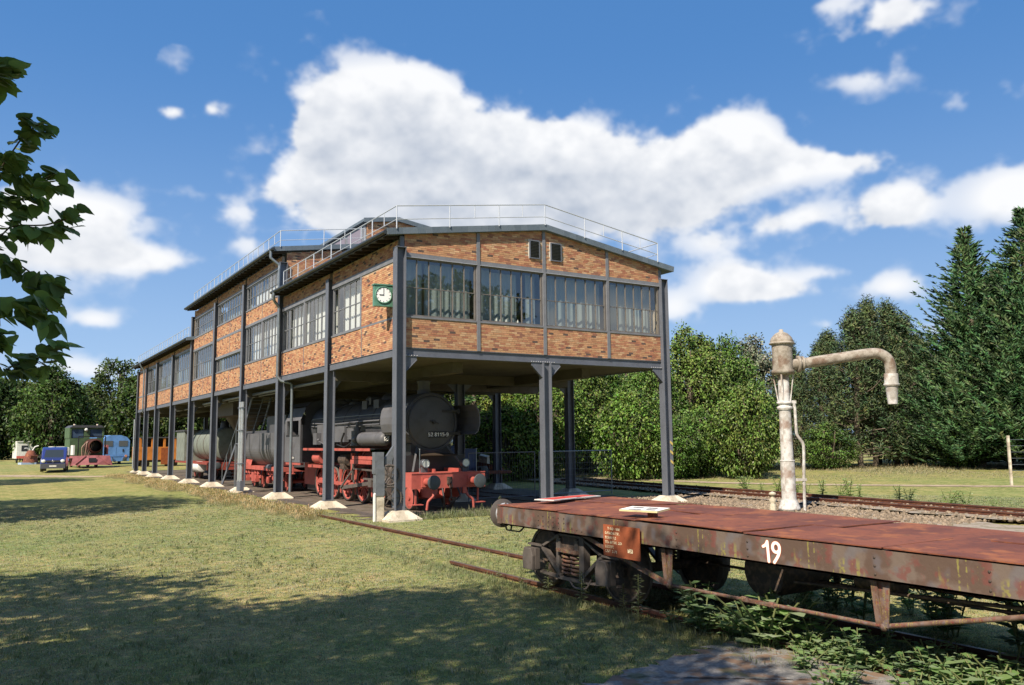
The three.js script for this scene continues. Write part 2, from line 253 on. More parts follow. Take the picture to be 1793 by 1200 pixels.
function strip(name, pts, w, m, dy, seed) { // a sheet along a line, with uneven edges
  const b = mb(), r = rng(seed), Q = [];
  const cv = new THREE.CatmullRomCurve3(pts.map(p => V(p[0], 0, p[1]))), n = Math.ceil(cv.getLength() / .5);
  for (let i = 0; i <= n; i++) { const p = cv.getPoint(i / n), t = cv.getTangent(i / n), s = V(-t.z, 0, t.x), e1 = w / 2 * (.85 + .3 * r()), e2 = w / 2 * (.85 + .3 * r()), a = p.clone().addScaledVector(s, e1), c = p.clone().addScaledVector(s, -e2); a.y = gh(a.x, a.z) + dy; c.y = gh(c.x, c.z) + dy; Q.push([a, c]); }
  for (let i = 0; i < n; i++) b.quad(Q[i][0], Q[i + 1][0], Q[i + 1][1], Q[i][1]); for (let i = 1; i < b.n.length; i += 3) { b.n[i - 1] = 0; b.n[i] = 1; b.n[i + 1] = 0; }
  return structure(b.build(name, m));
}
strip('gravel_path', [[-30, -53.5], [-9.7, -52.3], [-3.2, -47.2], [-1.5, -48.5]], 2.2, M.path, .02, 3);
strip('gravel_path', [[17, -40], [20, -26], [22.2, -15.6], [23.6, -7.8], [27, -2], [31, 3], [44, 16]], 1.3, M.path, .02, 4);
{ // worn paving and dead moss at the crossing
  const b = mb(), r = rng(8), pts = [[-6.3, 17.35], [-5.4, 17.15], [-4.4, 16.95], [-3.35, 16.8], [-3.3, 18], [-3.25, 20], [-3.2, 25], [-9.5, 26], [-8.6, 22], [-7.4, 19]], fine = [];
  for (let i = 0; i < pts.length; i++) { const p = pts[i], q = pts[(i + 1) % pts.length]; for (let k = 0; k < 12; k++) { const e = i > 2 && i < 6 ? .03 : .22; fine.push(new THREE.Vector2(lerp(p[0], q[0], k / 12) + (r() - .5) * e, -lerp(p[1], q[1], k / 12) + (r() - .5) * e)); } }
  const g = new THREE.ShapeGeometry(new THREE.Shape(fine)); g.rotateX(-Math.PI / 2); g.translate(0, G0 + .055, 0); b.add(g); structure(b.build('worn_pavement', M.asphalt));
}
tag(mb().box(-3.36, -3.24, -.4, G0 + .07, 16.9, 23).build('kerb_stone', M.asphalt), 'low mossy concrete kerb beside the flat wagon track', 'kerb');
function railGeo(len, h = .15) { const m = mb(); m.box(-.036, .036, -.045, 0, 0, len).box(-.012, .012, -h + .02, -.045, 0, len).box(-.065, .065, -h, -h + .02, 0, len); return m; }
function track(label, x0, z0, x1, z1, top, o = {}) {
  const len = Math.hypot(x1 - x0, z1 - z0), t = thing('railway_track', label, 'railway track', [x0, top, z0], Math.atan2(x1 - x0, z1 - z0));
  for (const [s, a, b] of [[-1, ...(o.near ?? [0, len])], [1, ...(o.far ?? [0, len])]]) { const m = railGeo(b - a).build('rail', M.rails, t); m.position.set(s * .753, 0, a); mb().box(-.03, .03, 0, .002, 0, b - a).build('rail_head', M.railTop, m); }
  const sg = mb().box(-1.25, 1.25, -.3, -.15, -.12, .12).geo(), [s0, s1] = o.sleepers ?? [0, len]; let k = 0;
  for (let z = s0; z < s1; z += .62) { const q = new THREE.Mesh(sg, M.sleeper); q.name = 'sleeper'; q.position.set((k++ % 3 - 1) * .02, 0, z); q.rotation.y = ((k * 7) % 5 - 2) * .006; t.add(q); }
  return t;
}
track('sunken rusty track under the flat wagon', -2.3, -4, -2.3, 30, -.03, { near: [13.2, 34], far: [0, 34], sleepers: [14, 34] });
track('track under the steam locomotive between the stilts', 2.67, -58, 2.67, -.6, -.1, { sleepers: [20, 57] });
track('track under the dark blue shunter between the stilts', 8.35, -58, 8.35, 4, -.08, { sleepers: [30, 60] });
track('rusty track on a gravel bed behind the water crane', 17.6, -15, 13.1, 24, .12);
strip('gravel_floor', [[5.8, .2], [5.8, -20], [5.8, -40], [5.8, -55]], 12.2, M.shadedGravel, .015, 21);  // earth and gravel beneath the hall, with shade worked into its dark colour
strip('ballast_bed', [[17.9, -18], [16.5, -5.5], [14.6, 11], [13, 25]], 3.4, M.gravel, .12, 12).position.y = 0;
strip('gravel_shoulder', [[12.6, -3], [12.4, 3], [11.6, 8], [10.6, 14]], 2.6, M.gravel, .05, 13);
{ // loose stones of the ballast
  const r = rng(31), g = new THREE.IcosahedronGeometry(1, 0), n = 9000, im = new THREE.InstancedMesh(g, mat([1, 1, 1], { map: concreteT, size: 1, roughness: 1 }), n), q = new THREE.Object3D(), c = new THREE.Color();
  for (let i = 0; i < n; i++) {
    const far = i < 5600, z = far ? -16 + r() * 34 : -3 + r() * 14, x = far ? 16.1 - .115 * (z + 1.5) + (r() - .5) * 3.6 : 12.5 - Math.max(0, z - 2) * .12 + (r() - .5) * 3;
    q.position.set(x, gh(x, z) + (far ? .13 : .06) * (1 - .5 * r()), z); q.rotation.set(r() * 6, r() * 6, r() * 6); const s = .022 + .035 * r(); q.scale.set(s * (1 + r()), s, s * (1 + .6 * r())); q.updateMatrix(); im.setMatrixAt(i, q.matrix); const k = .22 + .3 * r(); im.setColorAt(i, c.setRGB(k * 1.05, k * .9, k * .76));
  }
  im.name = 'ballast_stones'; scene.add(tag(im, 'loose brown ballast stones between the hall and the rusty track', 'ballast', null, 'stuff'));
}
// ---------- the building on stilts ----------
const L = 6.257, BW = 11.1, colZ = [0, 1, 2, 3, 4, 5, 6, 7].map(n => -n * L).concat([-48.7, -53]);
const B = thing('museum_building', 'long brick and steel museum hall raised on steel stilts', 'building', [0, 0, 0]);
const FR = { front: { P: (u, v, d) => [u, v, d], ry: 0 }, side: { P: (u, v, d) => [-d, v, -u], ry: -Math.PI / 2 }, midGable: { P: (u, v, d) => [u, v, d - 12.51], ry: 0 } };
const fbox = (m, f, u0, u1, v0, v1, d0, d1) => { const a = f.P(u0, v0, d0), b = f.P(u1, v1, d1); return m.box(a[0], b[0], a[1], b[1], a[2], b[2]); };
const br = rng(11);
const TONES = [[.53, .29, .16], [.5, .255, .14], [.55, .325, .175], [.46, .21, .12], [.52, .3, .17], [.41, .175, .105], [.55, .3, .16], [.6, .39, .23], [.33, .155, .105], [.12, .085, .075]];
const toneMats = TONES.map(c => mat(c, { map: mottleT, size: .4, roughness: .9, bump: fineT, bs: .003, bsize: .35 }));
const pickTone = (dark) => { const t = br(); return t < dark ? 9 : t < dark + .05 ? 8 : Math.floor(br() * 8); };
const brickGeo = mb().box(-.1, .1, -.0285, .0285, -.05, .005).geo(), bondGeo = mb().box(-.5, .5, -.0285, .0285, -.05, .005).geo();
let singles = 300;
const bulk = mb();
function bricks(f, u0, u1, v0, v1, { top, dark = .025, single, hole } = {}) {
  const panel = mb(); fbox(panel, f, u0, u1, v0, top ? v0 + .02 : v1, -.12, -.006);
  if (top) { // gable panel: a backing that follows the roof line
    const N = 12; for (let i = 0; i < N; i++) { const a = lerp(u0, u1, i / N), b = lerp(u0, u1, (i + 1) / N), q = (u, v) => V(...f.P(u, v, -.006)); panel.quad(q(a, v0 + .02), q(b, v0 + .02), q(b, top(b)), q(a, top(a))); }
  }
  const pm = panel.build('brick_panel', M.mortar, B);
  let row = 0;
  for (let v = v0 + .006; v + .057 <= (top ? 99 : v1 + .001); v += .0665, row++) {
    if (top && v > Math.max(top(u0), top(u1), top((u0 + u1) / 2))) break;
    let u = u0 + .004 - (row % 2 ? .105 : 0) - .05 * Math.floor(br() * 2);
    for (; u < u1 - .03; u += .21) {
      const a = Math.max(u, u0 + .004), b = Math.min(u + .2, u1 - .004); if (b - a < .03) continue;
      if (top && v + .03 > top((a + b) / 2)) continue;
      if (hole && hole((a + b) / 2, v + .03)) continue;
      const t = pickTone(dark), pr = (br() - .5) * .005;
      if (single && singles > 0) {
        singles--; const full = b - a > .199, o = new THREE.Mesh(full ? brickGeo : bondGeo, toneMats[t]); o.name = 'brick';
        if (!full) o.scale.x = b - a; o.position.set(...f.P((a + b) / 2, v + .0285, pr)); pm.add(o);
      } else { const k = .88 + br() * .24; bulk.color = TONES[t].map((x, i) => x * k * (i ? 1 : 1)); fbox(bulk, f, a, b, v, v + .057, -.05, .005 + pr); }
    }
  }
  return pm;
}
const panes = {};
function win(f, u0, u1, v0, v1, nu, vs, o = {}) {   // v bars in vs; every pane its own piece of glass
  const m = mb(), w = o.bar ?? .026, fr = .05;
  for (const [a, b] of [[u0, u0 + fr], [u1 - fr, u1]]) fbox(m, f, a, b, v0, v1, -.09, -.02);
  for (const [a, b] of [[v0, v0 + fr], [v1 - fr, v1]]) fbox(m, f, u0 + fr, u1 - fr, a, b, -.09, -.02);
  const us = [u0 + fr]; for (let i = 1; i < nu; i++) us.push(lerp(u0, u1, i / nu)); us.push(u1 - fr);
  const vv = [v0 + fr, ...vs, v1 - fr];
  for (let i = 1; i < nu; i++) fbox(m, f, us[i] - w / 2, us[i] + w / 2, v0 + fr, v1 - fr, -.082, -.028);
  for (const v of vs) fbox(m, f, u0 + fr, u1 - fr, v - w / 2, v + w / 2, -.078, -.032);
  const wm = m.build('window', o.mat ?? M.sash, B);
  for (let i = 0; i < nu; i++) for (let j = 0; j + 1 < vv.length; j++) {
    const pw = +(us[i + 1] - us[i]).toFixed(3), ph = +(vv[j + 1] - vv[j]).toFixed(3), k = pw + '_' + ph;
    panes[k] ??= new THREE.PlaneGeometry(pw, ph); const g = new THREE.Mesh(panes[k], M.glass); g.name = 'pane';
    g.position.set(...f.P((us[i] + us[i + 1]) / 2, (vv[j] + vv[j + 1]) / 2, -.055)); g.rotation.order = 'YXZ'; g.rotation.y = f.ry + (br() - .5) * .012; g.rotation.x = (br() - .5) * .012; wm.add(g);
  }
  return wm;
}
function curtain(f, u0, u1, v0, v1, d, material, gap = 0, wave = .09) {
  const m = mb(), n = Math.max(8, Math.round((u1 - u0) / .035)), ph = br() * 9, P = [];
  for (let i = 0; i <= n; i++) { const u = lerp(u0, u1, i / n); P.push([u, d - .05 + .02 * Math.sin(u * 6.283 / wave / 2 + ph + 2 * Math.sin(u * 3.1))]); }
  for (let i = 0; i < n; i++) { if (gap && fbm2(P[i][0] * 1.7, ph, 2, 4) > 1 - gap) continue; const a = P[i], b = P[i + 1]; m.quad(V(...f.P(a[0], v0, a[1])), V(...f.P(b[0], v0, b[1])), V(...f.P(b[0], v1, b[1])), V(...f.P(a[0], v1, a[1]))); }
  return m.build('curtain', material, B);
}
const HB = 4.96, slope = (9.86 - 8.95) / 6.05, roofUnder = (x, eave) => eave - .17 + slope * (6.05 - Math.abs(x - 5.55));
// columns
function column(x, z, y1, kind) {
  const m = mb(), y0 = .15, t = .024, hx = .165, hz = .15;
  m.box(x - hx, x - hx + t, y0, y1, z - hz, z + hz).box(x + hx - t, x + hx, y0, y1, z - hz, z + hz).box(x - hx + t, x + hx - t, y0, y1, z - .012, z + .012);
  m.box(x - hx - .02, x + hx + .02, y0, y0 + .03, z - hz - .02, z + hz + .02);
  if (y1 > 6) m.box(x - hx - .01, x + hx + .01, y1, y1 + .02, z - hz - .01, z + hz + .01);
  return m.build('column', M.steel, B);
}
colZ.forEach((z, i) => {
  const tall = i >= 2 && i <= 5, y1 = tall ? 10.28 : 8.42;
  column(0, z, y1); column(5.55, z, HB - (i ? .36 : 0)); column(BW, z, i ? y1 : 8.42);
});
// gussets, main beams, rivets
const tri = (m, x, z, s, w, h, t = .014) => { const a = V(x, HB, z), b = V(x + s * w, HB, z), c = V(x, HB - h, z), k = V(0, 0, t), q = V(x + s * w, HB - .1, z); m.quad(a.clone().add(k), c.clone().add(k), q.clone().add(k), b.clone().add(k)); m.quad(b, q, c, a); m.quad(q.clone().add(k), c.clone().add(k), c, q); m.quad(b.clone().add(k), q.clone().add(k), q, b); };
for (const [x, s, w] of [[.165, 1, .42], [5.385, -1, .44], [5.715, 1, .44], [10.935, -1, .46]]) { const m = mb(); tri(m, x, .02, s, w, .52); m.bar(V(x + s * w, HB - .1, .025), V(x, HB - .52, .025), .1, .014); m.build('gusset', M.steel, B); }
for (let i = 1; i < 6; i++) for (const [x, s, w] of [[5.385, -1, .7], [5.715, 1, .7], [10.935, -1, .7], [.165, 1, .5]]) { const m = mb(); tri(m, x, colZ[i], s, w, .75); m.build('gusset', M.steel, B); }
mb().box(.165, 10.935, HB + .02, 5.24, -.1, -.03).box(.165, 10.935, HB, HB + .025, -.14, .06).box(.165, 10.935, 5.225, 5.245, -.14, .012).build('edge_beam', M.steel, B);
for (let i = 0; i + 1 < colZ.length; i++) mb().box(-.06, .1, HB, HB + .225, colZ[i] - .15, colZ[i + 1] + .15).box(-.085, .1, HB + .225, HB + .24, colZ[i] - .15, colZ[i + 1] + .15).build('edge_beam', M.steel, B);
mb().box(BW - .1, BW + .06, HB, 5.2, -.15, -53).build('edge_beam', M.steel, B);
for (const [a, n] of [[.22, 5], [4.95, 11], [10.4, 6]]) { const m = mb(); for (let k = 0; k < n; k++) m.sph(a + k * .095, HB + .03, .05, .022, 1, .8, 1, 8); m.build('rivets', M.flash, B); }
// floor slab, beams below
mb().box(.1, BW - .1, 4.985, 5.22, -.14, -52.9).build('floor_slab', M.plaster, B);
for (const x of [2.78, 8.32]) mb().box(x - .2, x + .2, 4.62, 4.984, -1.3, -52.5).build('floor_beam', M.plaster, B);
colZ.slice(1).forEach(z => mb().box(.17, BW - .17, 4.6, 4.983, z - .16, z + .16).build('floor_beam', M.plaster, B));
mb().box(4.2, 10.9, 4.45, 4.9, -8.4, -8.9).build('service_duct', M.ironGrey, B);
mb().tube(V(.45, 4.72, -6.6), V(.45, 4.72, -30), .07).tube(V(.75, 4.66, -14), V(.75, 4.66, -40), .05).build('service_pipe', M.zinc, B);
{ const m = mb(); m.box(1.4, 4.6, 3.95, 4.9, -26.5, -32.5); for (const [z] of [[-28], [-31]]) m.add(new THREE.CylinderGeometry(1.0, .25, .95, 4, 1), new THREE.Matrix4().compose(V(2.9, 3.47, z), new THREE.Quaternion().setFromEuler(new THREE.Euler(0, Math.PI / 4, 0)), V(1, 1, 1))); m.build('coal_hopper', M.ironGrey, B); }
// front wall
const fu = [[.165, 2.81], [2.93, 5.49], [5.61, 8.33], [8.45, 10.935]], ft = (x) => roofUnder(x, 8.95);
const vents = [[4.93, 5.36, 8.62, 9.28], [5.83, 6.3, 8.62, 9.28]];
fu.forEach(([a, b], i) => {
  bricks(FR.front, a, b, 5.245, 6.2, { single: i < 3 });
  bricks(FR.front, a, b, 8.3, 0, { top: (u) => ft(u) + .0, hole: (u, v) => vents.some(q => u > q[0] - .1 && u < q[1] + .1 && v > q[2] && v < q[3]) });
  win(FR.front, a + .02, b - .02, 6.26, 8.15, 6, [7.19]);
  mb().box(a, b, 8.15, 8.3, -.06, .012).build('window_rail', M.sashGrey, B); mb().box(a, b, 6.2, 6.26, -.06, .03).build('window_rail', M.sashGrey, B);
  mb().box(a, b, 8.148, 8.165, .013, .05).build('drip_flashing', M.flash, B);
});
for (const [x, h] of [[2.87, 9.28], [5.55, 9.67], [8.39, 9.26]]) mb().box(x - .06, x + .06, 5.245, h, -.1, .035).build('wall_post', M.sashGrey, B);
for (const [a, b, c, d] of vents) { const m = mb(); m.box(a, a + .035, c, d, -.04, .06).box(b - .035, b, c, d, -.04, .06).box(a + .035, b - .035, c, c + .035, -.04, .058).box(a + .035, b - .035, d - .035, d, -.04, .058).box(a + .02, b - .02, c + .02, d - .02, -.02, .008); const lv = m.build('louvre_vent', M.steel, B); mb().box(a - .022, a, c, d + .02, -.03, .012).box(a, b, d, d + .02, -.03, .012).box(b, b + .022, c, d, -.03, .012).build('mortar_edge', mat([.6, .58, .52]), lv); for (let k = 0; k < 11; k++) { const y = c + .06 + k * .053; mb().cb((a + b) / 2, y, .034, b - a - .07, .008, .06, 0, .7).build('slat', M.gutter, lv); } }
mb().box(.02, .16, 8.44, 8.82, -.1, -.01).build('wall_post', M.steel, B); mb().box(BW - .16, BW - .02, 8.44, 8.82, -.1, -.01).build('wall_post', M.steel, B);
// curtains and room behind the front windows
for (const [a, b, y0, y1, g] of [[.3, .95, 6.32, 8.1, 0], [1.05, 2.75, 6.32, 8.08, .12], [2.95, 3.55, 6.32, 8.1, 0], [3.55, 4.9, 6.32, 8.05, .42], [5.0, 5.4, 6.32, 8.1, .2], [5.7, 8.3, 6.32, 8.1, .08], [8.5, 10.85, 6.32, 8.1, .06]]) curtain(FR.front, a, b, y0, y1, -.32, M.curtain, g, .13);
mb().box(.2, 10.9, 5.22, 5.27, -.2, -52.8).build('room_floor', M.room, B);
mb().box(3.9, 4.0, 5.27, 8.85, -.4, -52).box(4, 10.9, 5.27, 8.85, -4.6, -4.7).box(.2, 3.9, 5.27, 8.85, -12.6, -12.7).box(.2, 10.9, 8.72, 8.8, -.2, -12.3).box(.2, 10.9, 8.5, 8.58, -12.8, -31.2).box(.2, 3.9, 5.27, 8.5, -31.3, -31.4).box(.2, 10.9, 8.72, 8.8, -31.5, -52.8).build('inner_wall', M.room, B);
// side wall, bay by bay
const S = FR.side, c0 = .16, e = (i) => [-colZ[i] + c0, -colZ[i + 1] - c0];
function band(u0, u1, v0, v1, d = .01, m = M.sashGrey, name = 'wall_rail') { const q = mb(); fbox(q, S, u0, u1, v0, v1, -.06, d); return q.build(name, m, B); }
const post = (u, v0, v1, w = .03, m = M.sashGrey) => { const q = mb(); fbox(q, S, u - w, u + w, v0, v1, -.1, .014); q.build('wall_post', m, B); };
const sb = { dark: .07 }, topY = (i) => i >= 2 && i <= 4 ? 10.62 : 8.72;
for (let i = 0; i < 9; i++) { const [a, b] = e(i), mid = (a + b) / 2, ty = topY(i); if (i < 8) { bricks(S, a, mid - .016, 5.2, 6.2, sb); bricks(S, mid + .016, b, 5.2, 6.2, sb); post(mid, 5.2, 6.2, .016); } else bricks(S, a, b, 5.2, 6.2, sb); }
{ // low front part: windows and one brick bay beside the corner column
  let [a, b] = e(0); const m = 3.22;
  bricks(S, a, m - .06, 6.26, 8.05, sb); band(a, m - .06, 6.2, 6.26); band(a, b, 8.05, 8.22, .02); bricks(S, a, b, 8.22, 8.72, sb); band(m, b, 6.2, 6.26, .03); post(m, 6.2, 8.05, .06);
  win(S, m + .08, b - .02, 6.26, 8.05, 5, [7.17], { mat: M.sashGrey, bar: .03 }); curtain(S, m + .5, b - .35, 6.34, 7.95, -.3, M.curtainW);
  [a, b] = e(1); const h = (a + b) / 2; band(a, b, 6.2, 6.26, .03); band(a, b, 8.05, 8.22, .02); bricks(S, a, b, 8.22, 8.72, sb); post(h, 6.26, 8.05, .07);
  win(S, a + .02, h - .07, 6.26, 8.05, 6, [7.17], { mat: M.sashGrey, bar: .03 }); win(S, h + .07, b - .02, 6.26, 8.05, 6, [7.17], { mat: M.sashGrey, bar: .03 });
  curtain(S, a + .3, h - .1, 6.34, 8, -.4, M.curtainW); curtain(S, h + .25, b - .4, 6.34, 8, -.3, M.curtainW);
}
{ // tall middle part
  for (const i of [2, 3, 4]) {
    const [a, b] = e(i), h = (a + b) / 2; bricks(S, a, b, 10.22, 10.62, sb); band(a, b, 10.1, 10.22, .02); band(a, b, 8.86, 8.93, .03);
    win(S, a + .02, b - .02, 8.93, 10.1, 11, [9.5], { mat: M.sashGrey }); bricks(S, a, h - .015, 8.18, 8.86, sb); bricks(S, h + .015, b, 8.18, 8.86, sb); post(h, 8.18, 8.86, .015); band(a, b, 8.05, 8.18, .02); band(a, b, 6.2, 6.26, .03);
  }
  let [a, b] = e(2), h = (a + b) / 2; post(h, 6.26, 8.05, .07); win(S, a + .02, h - .07, 6.26, 8.05, 6, [7.17], { mat: M.sashGrey }); win(S, h + .07, b - .02, 6.26, 8.05, 6, [7.17], { mat: M.sashGrey });
  curtain(S, a + .1, h - .2, 6.34, 8, -.3, M.curtainW); curtain(S, h + .2, b - .2, 6.34, 8, -.3, M.curtainW); curtain(S, a + .3, b - .3, 9, 10, -.35, M.curtainW, .4);
  [a, b] = e(3); win(S, a + .02, b - .02, 6.26, 6.98, 11, [], { mat: M.sashGrey }); band(a, b, 6.98, 7.12, .06); h = (a + b) / 2; bricks(S, a, h - .015, 7.12, 8.05, sb); bricks(S, h + .015, b, 7.12, 8.05, sb); post(h, 7.12, 8.05, .015); curtain(S, a + .2, b - .2, 9, 10, -.5, M.curtain, .3);
  [a, b] = e(4); win(S, a + .02, b - .02, 6.26, 8.05, 11, [7.17], { mat: M.sashGrey }); curtain(S, a + .2, b - .2, 6.34, 8, -.6, M.curtain, .2); curtain(S, a + .2, b - .2, 9, 10, -.5, M.curtain, .3);
}
for (const i of [5, 6, 7, 8]) { // low rear part
  const [a, b] = e(i); bricks(S, a, b, 8.42, 8.72, sb); band(a, b, 8.3, 8.42, .02); band(a, b, 6.2, 6.3, .03);
  if (i < 8) { win(S, a + .02, b - .02, 6.3, 8.3, i === 7 ? 6 : 10, [7.2], { mat: M.sashGrey }); curtain(S, a + .2, b - .2, 6.4, 8.2, -.6, M.curtain, .35); } else bricks(S, a, b, 6.3, 8.3, { dark: 0 });
}
// gable of the tall part above the low roof, and the raised lantern on its ridge
bricks(FR.midGable, .17, 5.49, 8.9, 0, { top: (u) => 10.75 + slope * u, dark: .06 }); bricks(FR.midGable, 5.61, 10.93, 8.9, 0, { top: (u) => 10.75 + slope * (11.1 - u), dark: .06 });
bricks(FR.midGable, 3.98, 7.12, 11.3, 0, { top: (u) => 12.68 + slope * (1.6 - Math.abs(u - 5.55)), dark: .03 });
mb().box(3.95, 4.05, 11.2, 12.66, -12.66, -31).box(7.05, 7.15, 11.2, 12.66, -12.66, -31).build('lantern_wall', M.sashGrey, B);
for (let k = 0; k < 8; k++) mb().box(3.93, 3.949, 11.75, 12.5, -13.1 - k * 2.2, -14.9 - k * 2.2).build('lantern_panel', mat([.2, .18, .22], { roughness: .5 }), B);
mb().box(BW - .1, BW, 5.2, 8.8, -.16, -12.5).box(BW - .1, BW, 5.2, 10.7, -12.51, -31.3).box(BW - .1, BW, 5.2, 8.8, -31.31, -53).box(.02, BW - .02, 5.2, 9.2, -52.95, -53.05).build('rear_wall', M.mortar, B);
mb().box(.02, BW - .02, 5.2, 10.7, -31.2, -31.29).build('cross_wall', M.mortar, B);
bulk.build('brickwork', M.brick, B).userData.kind = 'stuff';
// roofs
function roof(z0, z1, eave, half = 6.05, cx = 5.55, name = 'roof', t = .17) {
  const ap = eave + slope * half, m = mb(), pr = [[cx - half, eave], [cx - half, eave - t], [cx, ap - t - .02], [cx + half, eave - t], [cx + half, eave], [cx, ap]];
  m.ext(pr, z0 - z1, new THREE.Matrix4().makeTranslation(0, 0, z1)); const r = m.build(name, M.slate, B);
  const n = Math.round(half / .26), ca = Math.atan(slope); // slate pieces along the verge
  const gs = mb().box(-.127, .127, -.105, .1, -.012, .012).geo();
  for (const s of [-1, 1]) for (let k = 0; k < n; k++) { const u = (k + .5) * half / n, o = new THREE.Mesh(gs, slateMats[Math.floor(br() * 3)]); o.name = 'slate'; o.position.set(cx + s * (half - u), eave + slope * u - .075, z0 + .014 + (br() - .5) * .012); o.rotation.z = -s * ca; o.scale.x = half / n / .256; r.add(o); }
  return r;
}
const slateMats = [[.13, .17, .21], [.15, .19, .23], [.12, .155, .19]].map(c => mat(c, { map: mottleT, size: .3, roughness: .5, bump: grainT, bs: .003 }));
roof(.15, -12.45, 8.95); roof(-12.36, -31.6, 10.92); roof(-31.02, -53.4, 8.95); roof(-12.38, -31.3, 12.82, 1.78, 5.55, 'lantern_roof', .13);
function eaves(z0, z1, y) { // gutter, soffit boards and rafter ends of the eave
  mb().tube(V(-.56, y - .1, z0), V(-.56, y - .1, z1), .065, 10).box(-.51, -.485, y - .2, y + .01, z0, z1).build('gutter', M.gutter, B);
  const n = Math.round((z0 - z1) / .62); for (let k = 0; k < n; k++) { const z = z0 - .3 - k * .62; mb().bar(V(-.48, y - .225, z), V(.1, y - .225 + slope * .58, z), .09, .1).build('rafter', M.soffit, B); }
}
eaves(.13, -12.3, 8.95); eaves(-12.2, -31.5, 10.92); eaves(-31.1, -53.3, 8.95);
// railings
const postG = mb().tube(V(0, 0, 0), V(0, .74, 0), .02, 6).geo(), halfG = mb().tube(V(0, 0, 0), V(0, .44, 0), .015, 6).geo();
function railing(pts, step) {
  const roofy = pts.map(p => V(...p)), top = mb();
  for (let s = 0; s + 1 < roofy.length; s++) {
    const a = roofy[s], b = roofy[s + 1], n = Math.max(1, Math.round(a.distanceTo(b) / step));
    top.tube(a.clone().add(V(0, .74, 0)), b.clone().add(V(0, .74, 0)), .021, 6).tube(a.clone().add(V(0, .3, 0)), b.clone().add(V(0, .3, 0)), .015, 6);
    for (let k = s ? 1 : 0; k <= n; k++) { const q = a.clone().lerp(b, k / n), o = new THREE.Mesh(postG, M.rail); o.name = 'railing_post'; o.position.copy(q); B.add(o); if (k < n) { const h = new THREE.Mesh(halfG, M.rail); h.name = 'railing_post'; h.position.copy(a.clone().lerp(b, (k + .5) / n)).add(V(0, .3, 0)); B.add(h); } }
  }
  top.build('handrail', M.rail, B);
}
const ry = (x, y) => y + slope * (6.05 - Math.abs(x - 5.55)) - .01;
railing([[-.2, ry(-.2, 8.95), -11.7], [-.2, ry(-.2, 8.95), .2], [5.5, ry(5.5, 8.95), .2], [10.75, ry(10.75, 8.95), .2], [10.75, ry(10.75, 8.95), -11.7]], 1.85);
railing([[-.2, ry(-.2, 10.92), -30.5], [-.2, ry(-.2, 10.92), -12.3], [3.8, ry(3.8, 10.92), -12.3]], 1.85);
railing([[-.2, ry(-.2, 8.95), -52.5], [-.2, ry(-.2, 8.95), -31.8]], 1.85);
// rain pipes
const rp = (pts, r, m) => mb().pipe(pts.map(p => V(...p)), r, 10, pts.length * 8, .2).build('downpipe', m, B);
rp([[-.56, 10.8, -12.5], [-.56, 10.62, -12.5], [-.55, 10.45, -12.5], [-.2, 10.15, -12.42], [-.2, 9.9, -12.4], [-.2, 8.9, -12.4]], .06, M.zinc);
rp([[-.56, 8.82, -11.9], [-.56, 8.66, -11.9], [-.5, 8.45, -12.0], [-.26, 8.2, -12.1], [-.26, 7.9, -12.1], [-.26, 5.4, -12.1], [-.26, 5.15, -12.1], [-.1, 4.95, -12.0], [.25, 4.85, -11.8], [.3, 4.6, -11.8], [.3, .2, -11.8]], .062, M.zinc);
rp([[-.56, 8.82, -48.9], [-.56, 8.66, -48.9], [-.4, 8.4, -48.9], [-.26, 8.2, -48.9], [-.26, 7.9, -48.9], [-.26, 5.1, -48.9], [-.2, 4.85, -49.1], [.1, 4.8, -49.4]], .06, M.zinc);
for (const z of [-17.55, -17.95]) rp([[-.3, 4.3, z], [-.3, 3, z], [-.3, .45, z]], .095, M.bright);
mb().box(-.42, -.15, 1.3, 1.34, -18.1, -17.4).box(-.42, -.15, 2.9, 2.94, -18.1, -17.4).box(-.42, -.15, 4, 4.04, -18.1, -17.4).build('pipe_bracket', M.steel, B);
mb().box(-.38, -.2, 0, .5, -18.1, -17.4).build('pipe_shoe', M.steel, B);
mb().tube(V(-.3, .3, -52.6), V(-.3, 4.4, -52.6), .07).build('downpipe', M.bright, B);
// warning stripes on the corner column
for (const y of [2.13, 1.78, 1.42]) mb().quad(V(11.12, y + .1, .153), V(11.12, y - .0, .153), V(11.262, y - .1, .153), V(11.262, y + .0, .153)).build('warning_stripe', M.yellow, B);
// footings
{
  const f = tag(new THREE.Group(), 'whitish concrete pyramid footing under a steel column', 'footing', 'concrete footings of the raised hall');
  f.name = numbered('concrete_footing'); scene.add(f);
  const m = mb(), h = .56, t = .23, y0 = 0, y1 = .25; const q = (r, y) => [V(-r, y, -r), V(r, y, -r), V(r, y, r), V(-r, y, r)], a = q(h, y0), b = q(t, y1);
  for (let k = 0; k < 4; k++) m.quad(a[(k + 1) % 4], a[k], b[k], b[(k + 1) % 4]); m.quad(b[3], b[2], b[1], b[0]); m.build('pyramid_top', M.concrete, f); mb().box(-h, h, -.35, -.002, -h, h).build('block', M.concrete, f);
  f.position.set(0, -.06, 0);
  colZ.forEach((z, i) => { for (const x of [0, 5.55, BW]) if (i || x) copy(f, [x, -.06 + (x ? -.02 : i % 2 ? -.05 : -.02), z], 0, [1, 1, 1], i ? null : x < 6 ? 'whitish footing under the middle front column facing the flat wagon' : 'whitish footing under the corner column with yellow stripes'); });
  f.userData = { label: 'whitish footing under the corner column beside the grey winch', category: 'footing', group: 'concrete footings of the raised hall' };
}
tag(mb().box(-.2, .2, -.4, -.085, -.7, -52).build('concrete_kerb', M.ironGrey), 'low concrete strip running between the column footings', 'kerb');
